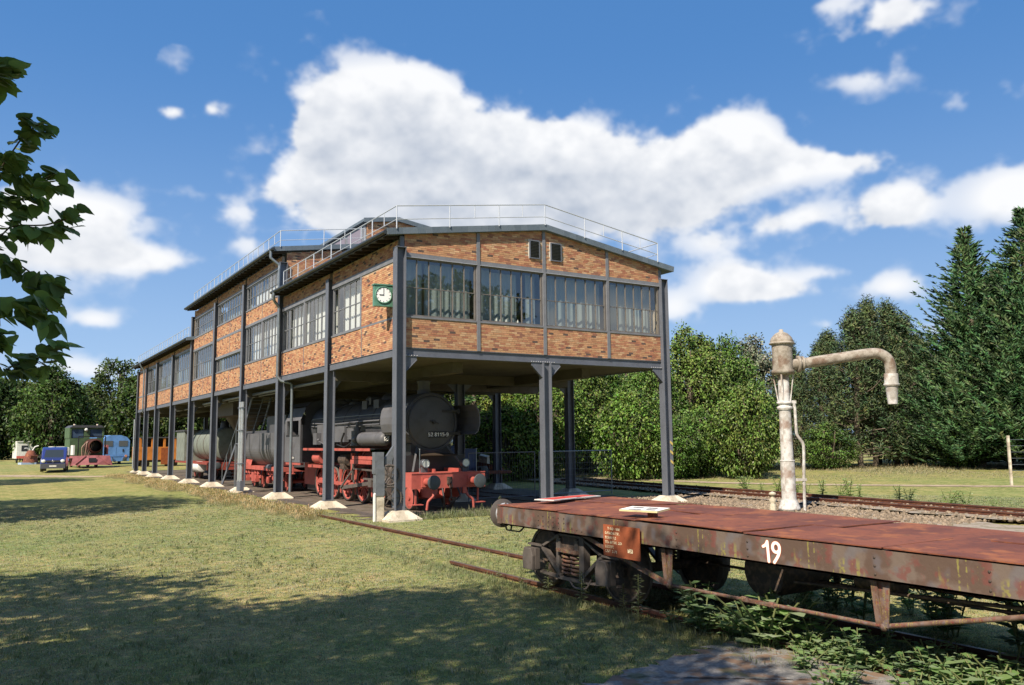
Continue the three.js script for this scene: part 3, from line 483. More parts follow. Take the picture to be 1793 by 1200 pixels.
// clock on the side wall
{
  const c = thing('station_clock', 'green square station clock on the side wall beside the corner column', 'clock', [-.36, 6.93, -.5], -.12);
  mb().box(-.3, .3, -.33, .31, -.1, .1).box(-.33, .33, .31, .35, -.13, .13).box(-.3, .42, -.36, -.33, -.1, .1).build('case', M.clockGreen, c);
  mb().box(.3, .4, -.05, .02, -.03, .03).box(.3, .4, .2, .24, -.03, .03).build('bracket', M.black, c);
  mb().cyl(0, 0, .105, .255, .02, 'z', 40).build('dial', M.clockFace, c); mb().torus(0, 0, .115, .262, .022, 'z', 8, 40).build('rim', M.clockGreen, c);
  for (let k = 0; k < 12; k++) { const a = k * Math.PI / 6; mb().cb(.215 * Math.sin(a), .215 * Math.cos(a), .117, .016, .045, .004, 0, 0, -a).build('hour_mark', M.black, c); }
  mb().cb(0, .09, .122, .016, .22, .005).build('minute_hand', M.black, c); mb().cb(-.07, 0, .128, .15, .022, .005).build('hour_hand', M.black, c);
}
// things on the window sill inside
[[3.66, .16], [3.83, .2], [4.05, .14], [4.3, .2], [4.52, .16], [5.2, .22]].forEach(([x, h]) => tag(mb().lathe([[0, 0], [.035, 0], [.035, h * .6], [.014, h * .8], [.014, h], [0, h]], x, 6.27, -.14, 10).build('bottle', M.white), 'small white bottle on the inner sill of the front window', 'bottle', 'bottles on the window sill'));
// ---------- steam locomotive ----------
function wheel(parent, x, y, z, r, spokes, side, o = {}) {   // turns about x; side = the way it faces
  const m = mb(), w = .07;
  m.cyl(x, y, z, r * .2, .16, 'x', 16);
  if (spokes) { for (let k = 0; k < spokes; k++) { const a = k * 2 * Math.PI / spokes + .1; m.bar(V(x, y + Math.sin(a) * r * .15, z + Math.cos(a) * r * .15), V(x, y + Math.sin(a) * r * .88, z + Math.cos(a) * r * .88), .045, .05); } m.torus(x, y, z, r * .86, r * .07, 'x', 8, 32); }
  else m.lathe([[r * .2, .02], [r * .5, -.02], [r * .85, .02], [r * .9, .05], [r * .9, -.05], [r * .2, -.04]], x, y, z, 28, 'x');
  if (o.weight) { const a = o.weight; for (let k = -4; k <= 4; k++) { const t = a + k * .13; m.cb(x + side * .01, y + Math.sin(t) * r * .66, z + Math.cos(t) * r * .66, .07, .2 * r, .32 * r, 0, -t + Math.PI / 2); } }
  const wm = m.build('wheel', o.mat ?? M.red, parent);
  mb().lathe([[r * .9, -w], [r * 1.0, -w], [r * .985, w], [r * .9, w], [r * .9, -w]], x, y, z, 36, 'x').lathe([[r * .9, -side * w], [r * 1.05, -side * w], [r * 1.05, -side * (w + .03)], [r * .9, -side * (w + .03)]], x, y, z, 36, 'x').build('tyre', o.tyre ?? M.ironGrey, wm);
  return wm;
}
function buffer(parent, x, y, z, dir, red, head, r = .24, len = .6) {
  const b = mb().box(x - .17, x + .17, y - .17, y + .17, z, z + dir * .04).cyl(x, y, z + dir * len * .28, .125, len * .5, 'z', 18).cyl(x, y, z + dir * len * .65, .085, len * .5, 'z', 14).build('buffer', red, parent);
  const h = mb().lathe([[0, .035], [r * .5, .03], [r * .9, .012], [r, 0], [r, -.02], [r * .3, -.05], [0, -.05]], 0, 0, 0, 30, 'z').build('buffer_head', head, b); h.position.set(x, y, z + dir * len); if (dir < 0) h.rotation.y = Math.PI; return b;
}
{
  const T = thing('steam_locomotive', 'dark grey steam locomotive with red wheels and number on its smokebox door', 'locomotive', [2.67, -.1, -1.1]);
  // frame and front
  mb().box(-.52, -.46, .45, 1.45, -.75, -14.4).box(.46, .52, .45, 1.45, -.75, -14.4).box(-.46, .46, .8, 1.3, -3.2, -4.2).box(-.46, .46, .8, 1.2, -8.8, -9).build('main_frame', M.red, T);
  mb().box(-1.42, 1.42, .8, 1.3, -.72, -.62).box(-1.42, 1.42, 1.3, 1.33, -1.5, -.6).box(-1.42, -1.3, .85, 1.3, -1.45, -.73).box(1.3, 1.42, .85, 1.3, -1.45, -.73).build('buffer_beam', M.red, T);
  for (const s of [-1, 1]) {
    buffer(T, s * .875, 1.03, -.62, 1, M.red, M.bufferHead);
    const lp = mb().cyl(s * .78, 1.63, -.95, .15, .22, 'z', 20).box(s * .78 - .1, s * .78 + .1, 1.33, 1.52, -1.05, -.9).build('headlamp', M.locoGrey, T); mb().cyl(s * .78, 1.63, -.835, .125, .012, 'z', 20).build('lens', M.lamp, lp); mb().torus(s * .78, 1.63, -.835, .135, .018, 'z', 6, 22).build('lamp_rim', M.zinc, lp);
    mb().tube(V(s * 1.1, 1.3, -.66), V(s * 1.1, 2.1, -.66), .014).sph(s * 1.1, 2.12, -.66, .025).build('handrail', M.zinc, T);
    mb().pipe([V(s * .62, .78, -.6), V(s * .66, .55, -.52), V(s * .86, .38, -.5), V(s * .9, .1, -.52)], .045, 8).box(s * .55 - .06, s * .55 + .06, .6, .82, -.62, -.52).build('brake_hose', M.red, T);
    mb().bar(V(s * 1.2, .82, -.75), V(s * 1.2, .28, -.78), .06, .05).box(s * 1.2 - .22, s * 1.2 + .22, .26, .29, -.9, -.6).build('step', M.red, T);
    mb().bar(V(s * 1.05, 1.35, -1.3), V(s * .6, 2.2, -1.9), .07, .04).build('front_strut', M.locoGrey, T);
  }
  mb().box(-.09, .09, .92, 1.18, -.62, -.56).torus(0, .88, -.5, .09, .028, 'x', 8, 18).tube(V(0, .82, -.5), V(0, .45, -.46), .03).torus(0, .42, -.46, .08, .025, 'z', 8, 18).build('coupling', M.iron, T);
  mb().pipe([V(-.28, .8, -.58), V(-.3, .5, -.45), V(-.24, .22, -.5), V(-.1, .2, -.55)], .035).pipe([V(.3, .8, -.58), V(.34, .55, -.45), V(.2, .4, -.5)], .03).build('air_hose', M.black, T);
  mb().cb(.0, 1.93, -1.6, 1.35, .03, .55, 0, .12).build('front_step', M.soffit, T);
  mb().box(-1.3, 1.3, 1.33, 1.9, -1.95, -1.9).box(-.8, .8, 1.33, 2.3, -2.9, -2.0).build('front_apron', M.locoBlack, T);
  // boiler
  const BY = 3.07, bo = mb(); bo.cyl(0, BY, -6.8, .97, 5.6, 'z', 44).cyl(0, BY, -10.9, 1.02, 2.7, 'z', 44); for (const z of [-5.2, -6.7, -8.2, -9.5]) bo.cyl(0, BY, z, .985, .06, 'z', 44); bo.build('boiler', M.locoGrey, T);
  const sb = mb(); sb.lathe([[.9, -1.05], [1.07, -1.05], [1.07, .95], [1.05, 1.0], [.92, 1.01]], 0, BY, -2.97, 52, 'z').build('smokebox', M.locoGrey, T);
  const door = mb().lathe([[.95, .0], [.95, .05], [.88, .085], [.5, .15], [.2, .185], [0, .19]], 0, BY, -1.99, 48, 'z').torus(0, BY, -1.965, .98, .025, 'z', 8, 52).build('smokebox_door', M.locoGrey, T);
  mb().cyl(0, BY, -1.76, .06, .1, 'z', 14).bar(V(-.16, BY + .05, -1.72), V(.16, BY - .05, -1.72), .03, .03).build('door_handle', M.locoBlack, door);
  for (const y of [BY + .4, BY - .4]) mb().box(.35, 1.1, y - .05, y + .05, -1.93, -1.84).cyl(1.06, y, -1.9, .06, .18, 'y', 12).build('hinge', M.locoBlack, door);
  mb().box(-.16, .54, BY - .56, BY - .32, -1.83, -1.805).build('number_plate', M.locoBlack, door);
  text('52 8115-9', .135, .012, M.white, door, [.19, BY - .44, -1.804], 0, 'number');
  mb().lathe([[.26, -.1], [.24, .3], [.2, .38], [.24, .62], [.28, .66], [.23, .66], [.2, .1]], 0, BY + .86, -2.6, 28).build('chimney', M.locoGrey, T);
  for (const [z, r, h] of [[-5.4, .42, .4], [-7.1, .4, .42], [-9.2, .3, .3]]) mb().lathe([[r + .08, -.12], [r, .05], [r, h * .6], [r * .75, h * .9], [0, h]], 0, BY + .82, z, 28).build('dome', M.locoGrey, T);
  mb().box(-.75, -.4, BY + .5, BY + .95, -5.0, -5.5).box(-.75, -.4, BY + .5, BY + .95, -6.2, -6.7).box(-.7, .7, BY + .8, BY + 1.05, -5.9, -6.1).build('sand_box', M.locoGrey, T);
  for (const s of [-1, 1]) {
    mb().tube(V(s * 1.06, BY + .36, -4), V(s * 1.06, BY + .36, -11.8), .018).build('boiler_handrail', M.zinc, T);
    for (const [y, r] of [[.12, .035], [-.02, .028], [.25, .022]]) mb().pipe([V(s * 1.08, BY + y, -4.1), V(s * 1.06, BY + y, -6), V(s * 1.06, BY + y - .04, -9), V(s * 1.08, BY + y + .05, -11.8)], r).build('pipe', M.locoSide, T);
    // smoke deflector: a bent sheet
    const pr = [[1.3, 2.62], [1.44, 2.72], [1.52, 3.0], [1.52, 3.25], [1.47, 3.5], [1.34, 3.7], [1.31, 3.68], [1.43, 3.48], [1.48, 3.24], [1.48, 3.0], [1.41, 2.74], [1.3, 2.65]].map(p => [s * p[0], p[1]]); if (s < 0) pr.reverse();
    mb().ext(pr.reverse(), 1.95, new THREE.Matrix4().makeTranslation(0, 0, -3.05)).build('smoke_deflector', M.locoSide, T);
    mb().bar(V(s * .95, 2.75, -2.4), V(s * 1.35, 2.68, -2.4), .04, .04).bar(V(s * .85, 3.5, -2.4), V(s * 1.42, 3.5, -2.4), .04, .04).build('deflector_stay', M.locoBlack, T);
    // running board with red edge, lagging side panels
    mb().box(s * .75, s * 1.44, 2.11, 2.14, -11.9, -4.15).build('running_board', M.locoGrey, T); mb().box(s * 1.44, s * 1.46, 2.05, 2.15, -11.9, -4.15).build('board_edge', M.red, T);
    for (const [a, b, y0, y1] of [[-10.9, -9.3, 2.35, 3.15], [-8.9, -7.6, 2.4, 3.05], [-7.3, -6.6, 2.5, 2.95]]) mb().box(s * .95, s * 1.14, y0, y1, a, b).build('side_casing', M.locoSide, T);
    // air tank, pump
    if (s < 0) {
      mb().lathe([[0, -1.2], [.16, -1.17], [.26, -1.05], [.26, 1.05], [.16, 1.17], [0, 1.2]], -1.24, 2.5, -4.3, 26, 'z').cyl(-1.24, 2.5, -5.05, .268, .06, 'z', 26).cyl(-1.24, 2.5, -3.6, .268, .06, 'z', 26).build('air_tank', M.locoSide, T); mb().torus(-1.24, 2.5, -3.1, .08, .015, 'z', 6, 14).bar(V(-1.33, 2.42, -3.09), V(-1.15, 2.58, -3.09), .02, .02).build('tank_valve', M.white, T);
      mb().cyl(-1.22, 2.55, -6.0, .23, .55, 'y', 22).cyl(-1.22, 2.28, -6.0, .27, .05, 'y', 22).cyl(-1.22, 2.88, -6.0, .13, .2, 'y', 16).cyl(-1.22, 3.05, -6, .06, .25, 'y', 10).cyl(-1.4, 2.5, -5.75, .1, .25, 'z', 12).build('air_pump', M.locoSide, T);
      mb().pipe([V(-1.22, 3.1, -6), V(-1.3, 3.15, -6.6), V(-1.1, 3.1, -7.4)], .03).pipe([V(-1.35, 2.4, -6.2), V(-1.38, 2.2, -6.9), V(-1.3, 2.3, -8)], .03).pipe([V(-1.3, 2.75, -7.2), V(-1.32, 2.5, -7.4), V(-1.3, 2.2, -7.5)], .04).build('pipe', M.locoBlack, T);
      mb().cb(-1.25, 2.55, -10.6, .2, .5, .45).tube(V(-1.35, 2.45, -10.1), V(-1.35, 2.15, -8.6), .025).sph(-1.36, 2.5, -10.1, .06).build('reverser', M.locoSide, T);
    }
    // cab
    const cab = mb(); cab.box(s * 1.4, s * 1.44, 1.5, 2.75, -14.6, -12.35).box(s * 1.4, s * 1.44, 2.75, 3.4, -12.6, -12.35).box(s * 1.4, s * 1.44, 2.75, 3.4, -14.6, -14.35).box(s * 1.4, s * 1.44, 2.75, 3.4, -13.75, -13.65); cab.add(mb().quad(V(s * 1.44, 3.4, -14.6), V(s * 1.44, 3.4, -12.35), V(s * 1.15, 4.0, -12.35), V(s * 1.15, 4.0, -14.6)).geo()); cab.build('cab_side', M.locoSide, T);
    mb().box(s * 1.442, s * 1.455, 2.68, 2.75, -14.4, -12.5).build('window_sill', M.locoBlack, T);
    mb().box(s * 1.39, s * 1.395, 2.78, 3.36, -14.3, -13.8).build('cab_window', M.glass, T);
    mb().box(s * 1.3, s * 1.42, 1.38, 1.48, -14.5, -12.2).box(s * 1.3, s * 1.42, .95, 1.0, -14.4, -13.4).box(s * 1.35, s * 1.4, .95, 1.38, -13.5, -13.45).build('cab_step', M.red, T);
    // motion
    const cyl = mb(); cyl.cyl(s * 1.08, .78, -3.3, .36, 1.05, 'z', 26).cyl(s * 1.02, 1.35, -3.3, .2, 1.35, 'z', 20).cyl(s * 1.08, .78, -2.76, .3, .08, 'z', 22).box(s * .6, s * 1.3, .6, 1.5, -3.7, -2.95); cyl.build('cylinder', M.ironGrey, T);
    mb().box(s * .93, s * 1.0, .64, .76, -11.35, -4.6).build('coupling_rod', M.red, T);
    mb().bar(V(s * 1.07, .84, -4.9), V(s * 1.07, .55, -8.0), .06, .14).build('main_rod', M.ironGrey, T); mb().bar(V(s * 1.07, .98, -4.1), V(s * 1.07, .98, -5.6), .09, .07).box(s * 1.0, s * 1.15, .7, .98, -4.75, -5.05).build('crosshead', M.ironGrey, T);
    mb().bar(V(s * 1.12, .55, -8.0), V(s * 1.12, 1.35, -6.6), .04, .08).bar(V(s * 1.1, 1.75, -6.6), V(s * 1.1, .9, -6.75), .08, .1).bar(V(s * 1.1, 1.35, -6.5), V(s * 1.1, 1.3, -3.9), .05, .07).build('valve_gear', M.ironGrey, T);
    mb().box(s * 1.0, s * 1.12, 1.1, 1.95, -6.9, -6.75).box(s * .6, s * 1.3, 1.55, 1.7, -6.5, -4.4).box(s * 1.18, s * 1.3, 1.72, 1.85, -6.3, -4.2).bar(V(s * 1.05, 1.5, -6.4), V(s * 1.05, 2.0, -5.6), .06, .06).box(s * .55, s * 1.2, 1.3, 1.42, -11.9, -10.2).build('motion_bracket', M.red, T);
    mb().cyl(s * 1.05, 1.72, -10.7, .24, .9, 'z', 20).build('reservoir', M.red, T); mb().cyl(s * 1.02, 1.68, -7.6, .24, .8, 'z', 18).box(s * .8, s * 1.2, 1.3, 1.6, -7.9, -7.4).build('lubricator', M.iron, T);
    wheel(T, s * .76, .43, -2.1, .43, 0, s); [-4.7, -6.35, -8, -9.65, -11.3].forEach((z, i) => wheel(T, s * .76, .7, z, .7, 13, s, { weight: 2.2 + (i === 2 ? .2 : 0) }));
    for (const z of [-5.5, -7.2, -8.85, -10.5]) mb().bar(V(s * .8, 1.35, z), V(s * .8, .3, z + .1), .07, .09).box(s * .72, s * .84, .35, .9, z + .05, z + .14).build('brake_hanger', M.red, T);
  }
  for (const z of [-2.1, -4.7, -6.35, -8, -9.65, -11.3]) mb().cyl(0, z === -2.1 ? .43 : .7, z, .08, 1.4, 'x', 12).build('axle', M.red, T);
  { const ca = mb(), N = 12; for (let k = 0; k < N; k++) { const f = (t) => { const a = lerp(-1, 1, t); return [1.2 * a, 4.0 + .36 * Math.sqrt(Math.max(0, 1 - a * a * .98))]; }, p = f(k / N), q = f((k + 1) / N); ca.quad(V(p[0], p[1], -12.1), V(q[0], q[1], -12.1), V(q[0], q[1], -14.9), V(p[0], p[1], -14.9)); ca.quad(V(p[0], 3.2, -12.36), V(q[0], 3.2, -12.36), V(q[0], q[1], -12.36), V(p[0], p[1], -12.36)); } ca.box(-1.4, 1.4, 1.5, 3.2, -12.4, -12.36); ca.build('cab_roof', M.locoGrey, T); }
  const pl = mb().box(-1.462, -1.456, 1.62, 1.78, -13.75, -13.1).build('cab_plate', M.locoGrey, T); text('52 8115-9', .1, .004, M.white, pl, [-1.463, 1.7, -13.42], -Math.PI / 2, 'number');
  mb().box(-.4, .4, .2, .75, -12, -14.3).build('ash_pan', M.locoBlack, T);
}
{
  const T = thing('locomotive_tender', 'grey round-bellied tender with red bogies behind the steam locomotive', 'tender', [2.67, -.1, -16.35]);
  const m = mb(), N = 26, f = (t) => { const a = lerp(Math.PI * 1.02, Math.PI * 1.98, t); return [1.45 * Math.cos(a), 2.15 + 1.15 * Math.sin(a)]; }, P = [[-1.45, 2.9], ...Array.from({ length: N + 1 }, (_, k) => f(k / N)), [1.45, 2.9]];
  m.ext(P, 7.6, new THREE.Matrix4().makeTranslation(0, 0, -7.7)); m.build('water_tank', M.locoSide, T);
  for (const z of [-1.7, -3.6, -5.6]) { const b = mb(); for (let k = 0; k + 1 < P.length - 1; k++) { const p = P[k], q = P[k + 1], g = 1.008; b.quad(V(p[0] * g, p[1] - .01, z), V(p[0] * g, p[1] - .01, z - .12), V(q[0] * g, q[1] - .01, z - .12), V(q[0] * g, q[1] - .01, z)); } b.build('tank_band', M.locoGrey, T); }
  mb().box(-1.15, -1.1, 2.9, 3.75, -3.4, -.2).box(1.1, 1.15, 2.9, 3.75, -3.4, -.2).box(-1.1, 1.1, 2.9, 3.75, -.25, -.2).box(-1.1, 1.1, 2.9, 3.5, -3.4, -3.3).box(-1.15, 1.15, 2.9, 3.05, -7.5, -3.5).build('coal_bunker', M.locoGrey, T);
  mb().cb(-1.0, 3.1, -1.35, .5, .35, .6).build('tool_box', M.locoSide, T);
  mb().box(-1.3, 1.3, 1.0, 1.2, -7.7, -.1).box(-1.42, -1.2, .95, 1.25, -1.2, -.2).add(mb().tri(V(-1.3, 1.55, -7.4), V(-1.3, 1.2, -7.4), V(-1.3, 1.2, -5.8)).tri(V(-1.3, 1.55, -7.4), V(-1.3, 1.2, -5.8), V(-1.2, 1.5, -5.9)).geo()).build('tender_frame', M.red, T);
  mb().cyl(-1.15, 1.15, -2.6, .16, 1.0, 'z', 16).build('air_cylinder', M.locoSide, T);
  for (const zc of [-1.9, -6.0]) for (const s of [-1, 1]) {
    const bg = mb(); bg.box(s * 1.05, s * 1.1, .55, .72, zc - 1.35, zc + 1.35).box(s * 1.05, s * 1.12, .78, .95, zc - 1.25, zc + 1.25).box(s * 1.03, s * 1.15, .35, .9, zc - .22, zc + .22).bar(V(s * 1.08, .8, zc - .9), V(s * 1.08, .3, zc), .06, .07).bar(V(s * 1.08, .8, zc + .9), V(s * 1.08, .3, zc), .06, .07); bg.build('bogie_frame', M.red, T);
    for (const d of [-.9, .9]) { mb().box(s * 1.05, s * 1.26, .36, .68, zc + d - .16, zc + d + .16).cyl(s * 1.24, .52, zc + d, .13, .08, 'x', 14).build('axle_box', M.red, T); for (const k of [-.26, .26]) mb().cyl(s * 1.12, .88, zc + d + k, .1, .2, 'y', 12).sph(s * 1.12, 1.0, zc + d + k, .12, 1, .7, 1, 10).build('spring', M.red, T); wheel(T, s * .76, .46, zc + d, .46, 0, s); mb().bar(V(s * 1.0, 1.1, zc + d + .5), V(s * 1.0, .25, zc + d + .55), .06, .07).build('brake_hanger', M.red, T); }
    mb().cyl(s * .4, .46, zc - .9, .07, .8, 'x').cyl(s * .4, .46, zc + .9, .07, .8, 'x').build('axle', M.red, T);
  }
}
// ---------- flat wagon ----------
{
  const T = thing('flat_wagon', 'long rusty flat bed railway wagon with truss rods and number 19', 'flat wagon', [-2.3, -.03, 11.75]);
  const LEN = 12.4, X = 1.22, r = rng(19);
  mb().box(-X, -X + .09, .93, 1.225, 0, LEN).box(-X - .0, -X + .12, .93, .95, .02, LEN).build('side_sill', M.sill, T); mb().box(X - .09, X, .93, 1.225, 0, LEN).build('side_sill', M.sill, T);
  mb().box(-X + .09, X - .09, .9, 1.22, .0, .1).build('headstock', M.sill, T); mb().box(-X - .012, -X, .94, 1.215, .0, .12).build('corner_plate', M.sill, T);
  mb().box(-.35, -.25, .78, 1.15, .1, LEN).box(.25, .35, .78, 1.15, .1, LEN).build('centre_sill', M.iron, T);
  for (let k = 0; k < 9; k++) mb().box(-X + .09, X - .09, .97, 1.17, .9 + k * 1.35, .98 + k * 1.35).build('cross_bearer', M.iron, T);
  // deck plates, none quite flat
  const zs = [.0, 1.75, 3.55, 5.4, 7.15, 8.6, 10.4, 12.4];
  for (let k = 0; k + 1 < zs.length; k++) for (const s of [-1, 1]) {
    const a = zs[k] + .012 + (s > 0 ? .35 : 0) * (k ? 1 : 0), b = zs[k + 1] - .012 + (s > 0 ? .35 : 0) * (k + 2 < zs.length ? 1 : 0), x0 = s < 0 ? -X - .015 : .01, x1 = s < 0 ? -.01 : X + .015, m = mb(), ny = 6, nx = 4, ph = r() * 9, am = k < 2 ? .035 : .018, base = 1.236 + r() * .03;
    const h = (x, z) => base + am * (fbm2(x * 1.3 + ph, z * 1.1, 2, k) - .3) + (k === 0 ? .035 * (1 - Math.abs(x) / X) * (z / 1.75) : k === 1 ? .035 * (1 - Math.abs(x) / X) * (1 - (z - 1.75) / 1.8) : 0);
    const q = (i, j, d = 0) => { const x = lerp(x0, x1, i / nx), z = lerp(a, b, j / ny); return V(x, h(x, z) - d, z); };
    for (let i = 0; i < nx; i++) for (let j = 0; j < ny; j++) { m.quad(q(i, j), q(i, j + 1), q(i + 1, j + 1), q(i + 1, j)); m.quad(q(i + 1, j, .012), q(i + 1, j + 1, .012), q(i, j + 1, .012), q(i, j, .012)); }
    for (let i = 0; i < nx; i++) { m.quad(q(i, ny), q(i, ny, .012), q(i + 1, ny, .012), q(i + 1, ny)); m.quad(q(i + 1, 0), q(i + 1, 0, .012), q(i, 0, .012), q(i, 0)); }
    for (let j = 0; j < ny; j++) { m.quad(q(0, j), q(0, j, .012), q(0, j + 1, .012), q(0, j + 1)); m.quad(q(nx, j + 1), q(nx, j + 1, .012), q(nx, j, .012), q(nx, j)); }
    m.build('deck_plate', M.deck, T);
  }
  // rivets of the near sill
  const rg = new THREE.SphereGeometry(.014, 7, 5), rivet = (z, y) => { const o = new THREE.Mesh(rg, M.iron); o.name = 'rivet'; o.position.set(-X - .003, y, z); o.scale.x = .55; T.add(o); };
  for (const z of [1.22, 1.35, 1.5, 1.62, 1.76, 1.9]) for (const y of [1.0, 1.08, 1.15]) rivet(z, y);
  for (const z of [2.1, 2.22, 2.34]) rivet(z, 1.02 - (z - 2.1) * .1); for (const z of [2.95, 4.3, 5.45, 7.05, 8.15, 9.1]) for (const y of [.99, 1.07, 1.15]) rivet(z, y);
  for (const s of [-1, 1]) {
    const bf = mb().cyl(s * .875, 1.06, -.18, .13, .36, 'z', 20).cyl(s * .875, 1.06, -.02, .19, .05, 'z', 20).build('buffer', M.sill, T);
    mb().lathe([[0, .04], [.12, .035], [.22, .012], [.245, 0], [.245, -.02], [.1, -.05], [0, -.05]].map(p => [p[0], -p[1]]), s * .875, 1.06, -.42, 32, 'z').build('buffer_head', M.ironGrey, bf); mb().torus(s * .875, 1.06, -.34, .15, .03, 'z', 8, 24).build('buffer_collar', M.flash, bf); for (let k = 0; k < 8; k++) { const a = k * .785; mb().sph(s * .875 + .165 * Math.cos(a), 1.06 + .165 * Math.sin(a), -.3, .02, 1, 1, 1, 6).build('bolt', M.iron, bf); }
    // truss: queen posts, rods, turnbuckle
    const x = s * 1.13, P = [V(x, .99, 2.05), V(x, .47, 4.05), V(x, .49, 7.05), V(x, .99, 9.2)];
    mb().bar(P[0], P[1], .035, .06).build('truss_rod', M.rod, T); mb().tube(P[1], P[1].clone().lerp(P[2], .43), .022).tube(P[1].clone().lerp(P[2], .53), P[2], .022).build('truss_rod', M.rod, T); mb().tube(P[2], P[3], .024).build('truss_rod', M.rod, T);
    const tb = P[1].clone().lerp(P[2], .48); mb().bar(tb.clone().add(V(.03, 0, -.2)), tb.clone().add(V(.03, 0, .2)), .014, .03).bar(tb.clone().add(V(-.03, 0, -.2)), tb.clone().add(V(-.03, 0, .2)), .014, .03).cyl(tb.x, tb.y, tb.z - .2, .035, .07, 'z', 10).cyl(tb.x, tb.y, tb.z + .2, .035, .07, 'z', 10).build('turnbuckle', M.rod, T);
    for (const q of [P[1], P[2]]) { const m = mb(), w0 = .075, w1 = .03; m.quad(V(x - .01, .95, q.z - w0), V(x - .01, q.y, q.z - w1), V(x - .01, q.y, q.z + w1), V(x - .01, .95, q.z + w0)); m.quad(V(x + .01, .95, q.z + w0), V(x + .01, q.y, q.z + w1), V(x + .01, q.y, q.z - w1), V(x + .01, .95, q.z - w0)); m.bar(V(x - .025, .95, q.z - w0), V(x - .025, q.y, q.z - w1), .07, .012).bar(V(x - .025, .95, q.z + w0), V(x - .025, q.y, q.z + w1), .07, .012).sph(x, q.y, q.z, .045, 1, 1, 1, 8); m.build('queen_post', M.rod, T); }
  }
  // bogies with arch bar frames
  for (const zc of [1.8, 10.5]) for (const s of [-1, 1]) {
    const x = s * 1.0, bar = (a, b, c, d) => [V(x, a, zc + b), V(x, c, zc + d)], m = mb();
    for (const k of [-1, 1]) { m.bar(...bar(.66, k * 1.15, .66, k * .72), .1, .03).bar(...bar(.66, k * .75, .86, k * .3), .1, .035).bar(...bar(.64, k * .75, .26, k * .25), .1, .05).bar(...bar(.28, k * 1.1, .22, k * .2), .09, .03); }
    m.bar(...bar(.87, -.3, .87, .3), .1, .035).bar(...bar(.24, -.3, .24, .3), .12, .05); m.build('arch_bar_frame', M.ironGrey, T);
    mb().box(x - .06, x + .06, .24, .87, zc + .24, zc + .36).build('column_guide', M.ironGrey, T); mb().box(x - .06, x + .06, .24, .87, zc - .34, zc - .26).build('column_guide', M.ironGrey, T);
    for (const d of [-.12, .1]) { const c = []; for (let t = 0; t <= 60; t++) { const a = t / 60 * 5.5 * 6.283; c.push(V(x + .075 * Math.cos(a), .3 + t / 60 * .32, zc + d + .085 * Math.sin(a))); } mb().pipe(c, .022, 6, 160).build('coil_spring', M.rod, T); }
    mb().box(x - .12, x + .12, .63, .68, zc - .26, zc + .24).build('spring_plank', M.rod, T); mb().box(x - .08, x + .08, .68, .83, zc - .26, zc - .2).box(x - .08, x + .08, .68, .83, zc + .16, zc + .24).build('bolster_end', M.ironGrey, T);
    for (const k of [-1, 1]) {
      const az = zc + k * .94; mb().box(x - .06, x + s * .14, .3, .62, az - .15, az + .15).build('axle_box', M.ironGrey, T);
      const ld = mb().ext([[-.12, -.16], [.12, -.16], [.13, .04], [.09, .15], [-.09, .15], [-.13, .04]], .04, new THREE.Matrix4().makeRotationY(s * Math.PI / 2).setPosition(x + s * .15, .46, az), .012).build('axle_box_lid', M.ironGrey, T);
      wheel(T, s * .77, .46, az, .46, 0, s, { mat: M.iron, tyre: M.ironGrey }); if (s > 0) mb().cyl(0, .46, az, .07, 1.5, 'x', 12).build('axle', M.iron, T);
      mb().bar(V(x * .8, .9, az + k * -.52), V(x * .8, .25, az + k * -.56), .05, .06).box(x * .8 - .04, x * .8 + .04, .28, .65, az - k * .5, az - k * .56).build('brake_block', M.iron, T);
    }
    if (s > 0) mb().box(-1.05, 1.05, .62, .86, zc - .2, zc + .2).box(-.35, .35, .8, .96, zc - .4, zc + .4).build('bolster', M.iron, T);
    mb().pipe([V(x + s * .04, .24, zc - .05), V(x + s * .06, .14, zc + .12), V(x + s * .06, .16, zc + .4), V(x + s * .03, .3, zc + .5)], .016).build('safety_loop', M.ironGrey, T);
  }
  // air reservoir, brake hangers and rods below
  mb().cyl(.15, .66, 4.85, .31, .9, 'x', 28).build('air_reservoir', M.iron, T); mb().cyl(-.05, .72, 6.3, .14, .5, 'z', 16).build('brake_cylinder', M.iron, T);
  for (const z of [4.5, 5.0, 7.6, 8.1]) mb().bar(V(.9, .95, z), V(.86, .5, z + .04), .1, .04).sph(.86, .48, z + .04, .05, 1, 1, 1, 8).build('hanger', M.iron, T);
  mb().tube(V(.4, .52, 3), V(.42, .5, 9.5), .02).tube(V(-.4, .62, 5.4), V(-.5, .8, 9.5), .02).build('brake_rod', M.iron, T);
  mb().pipe([V(-.98, .95, .52), V(-1.1, .84, .5), V(-1.1, .83, .3), V(-1.1, .83, .1), V(-1.1, .88, .06), V(-1.1, .93, .14), V(-1.1, .9, .24), V(-1.1, .84, .22)], .014, 6, 50).build('hand_hook', M.black, T);
  mb().box(-.08, .08, .95, 1.12, -.12, 0).torus(0, .95, -.18, .08, .025, 'x', 8, 16).tube(V(0, .9, -.18), V(0, .55, -.12), .025).build('coupling', M.iron, T);
  // rusty lettered plate hung on the sill
  const pl = mb().box(-X - .05, -X - .04, .73, 1.15, 2.9, 3.66).build('lettered_plate', M.rustplate, T);
  mb().box(-X - .04, -X - .001, 1.12, 1.14, 3.0, 3.04).box(-X - .04, -X - .001, 1.12, 1.14, 3.5, 3.54).build('plate_hook', M.iron, pl);
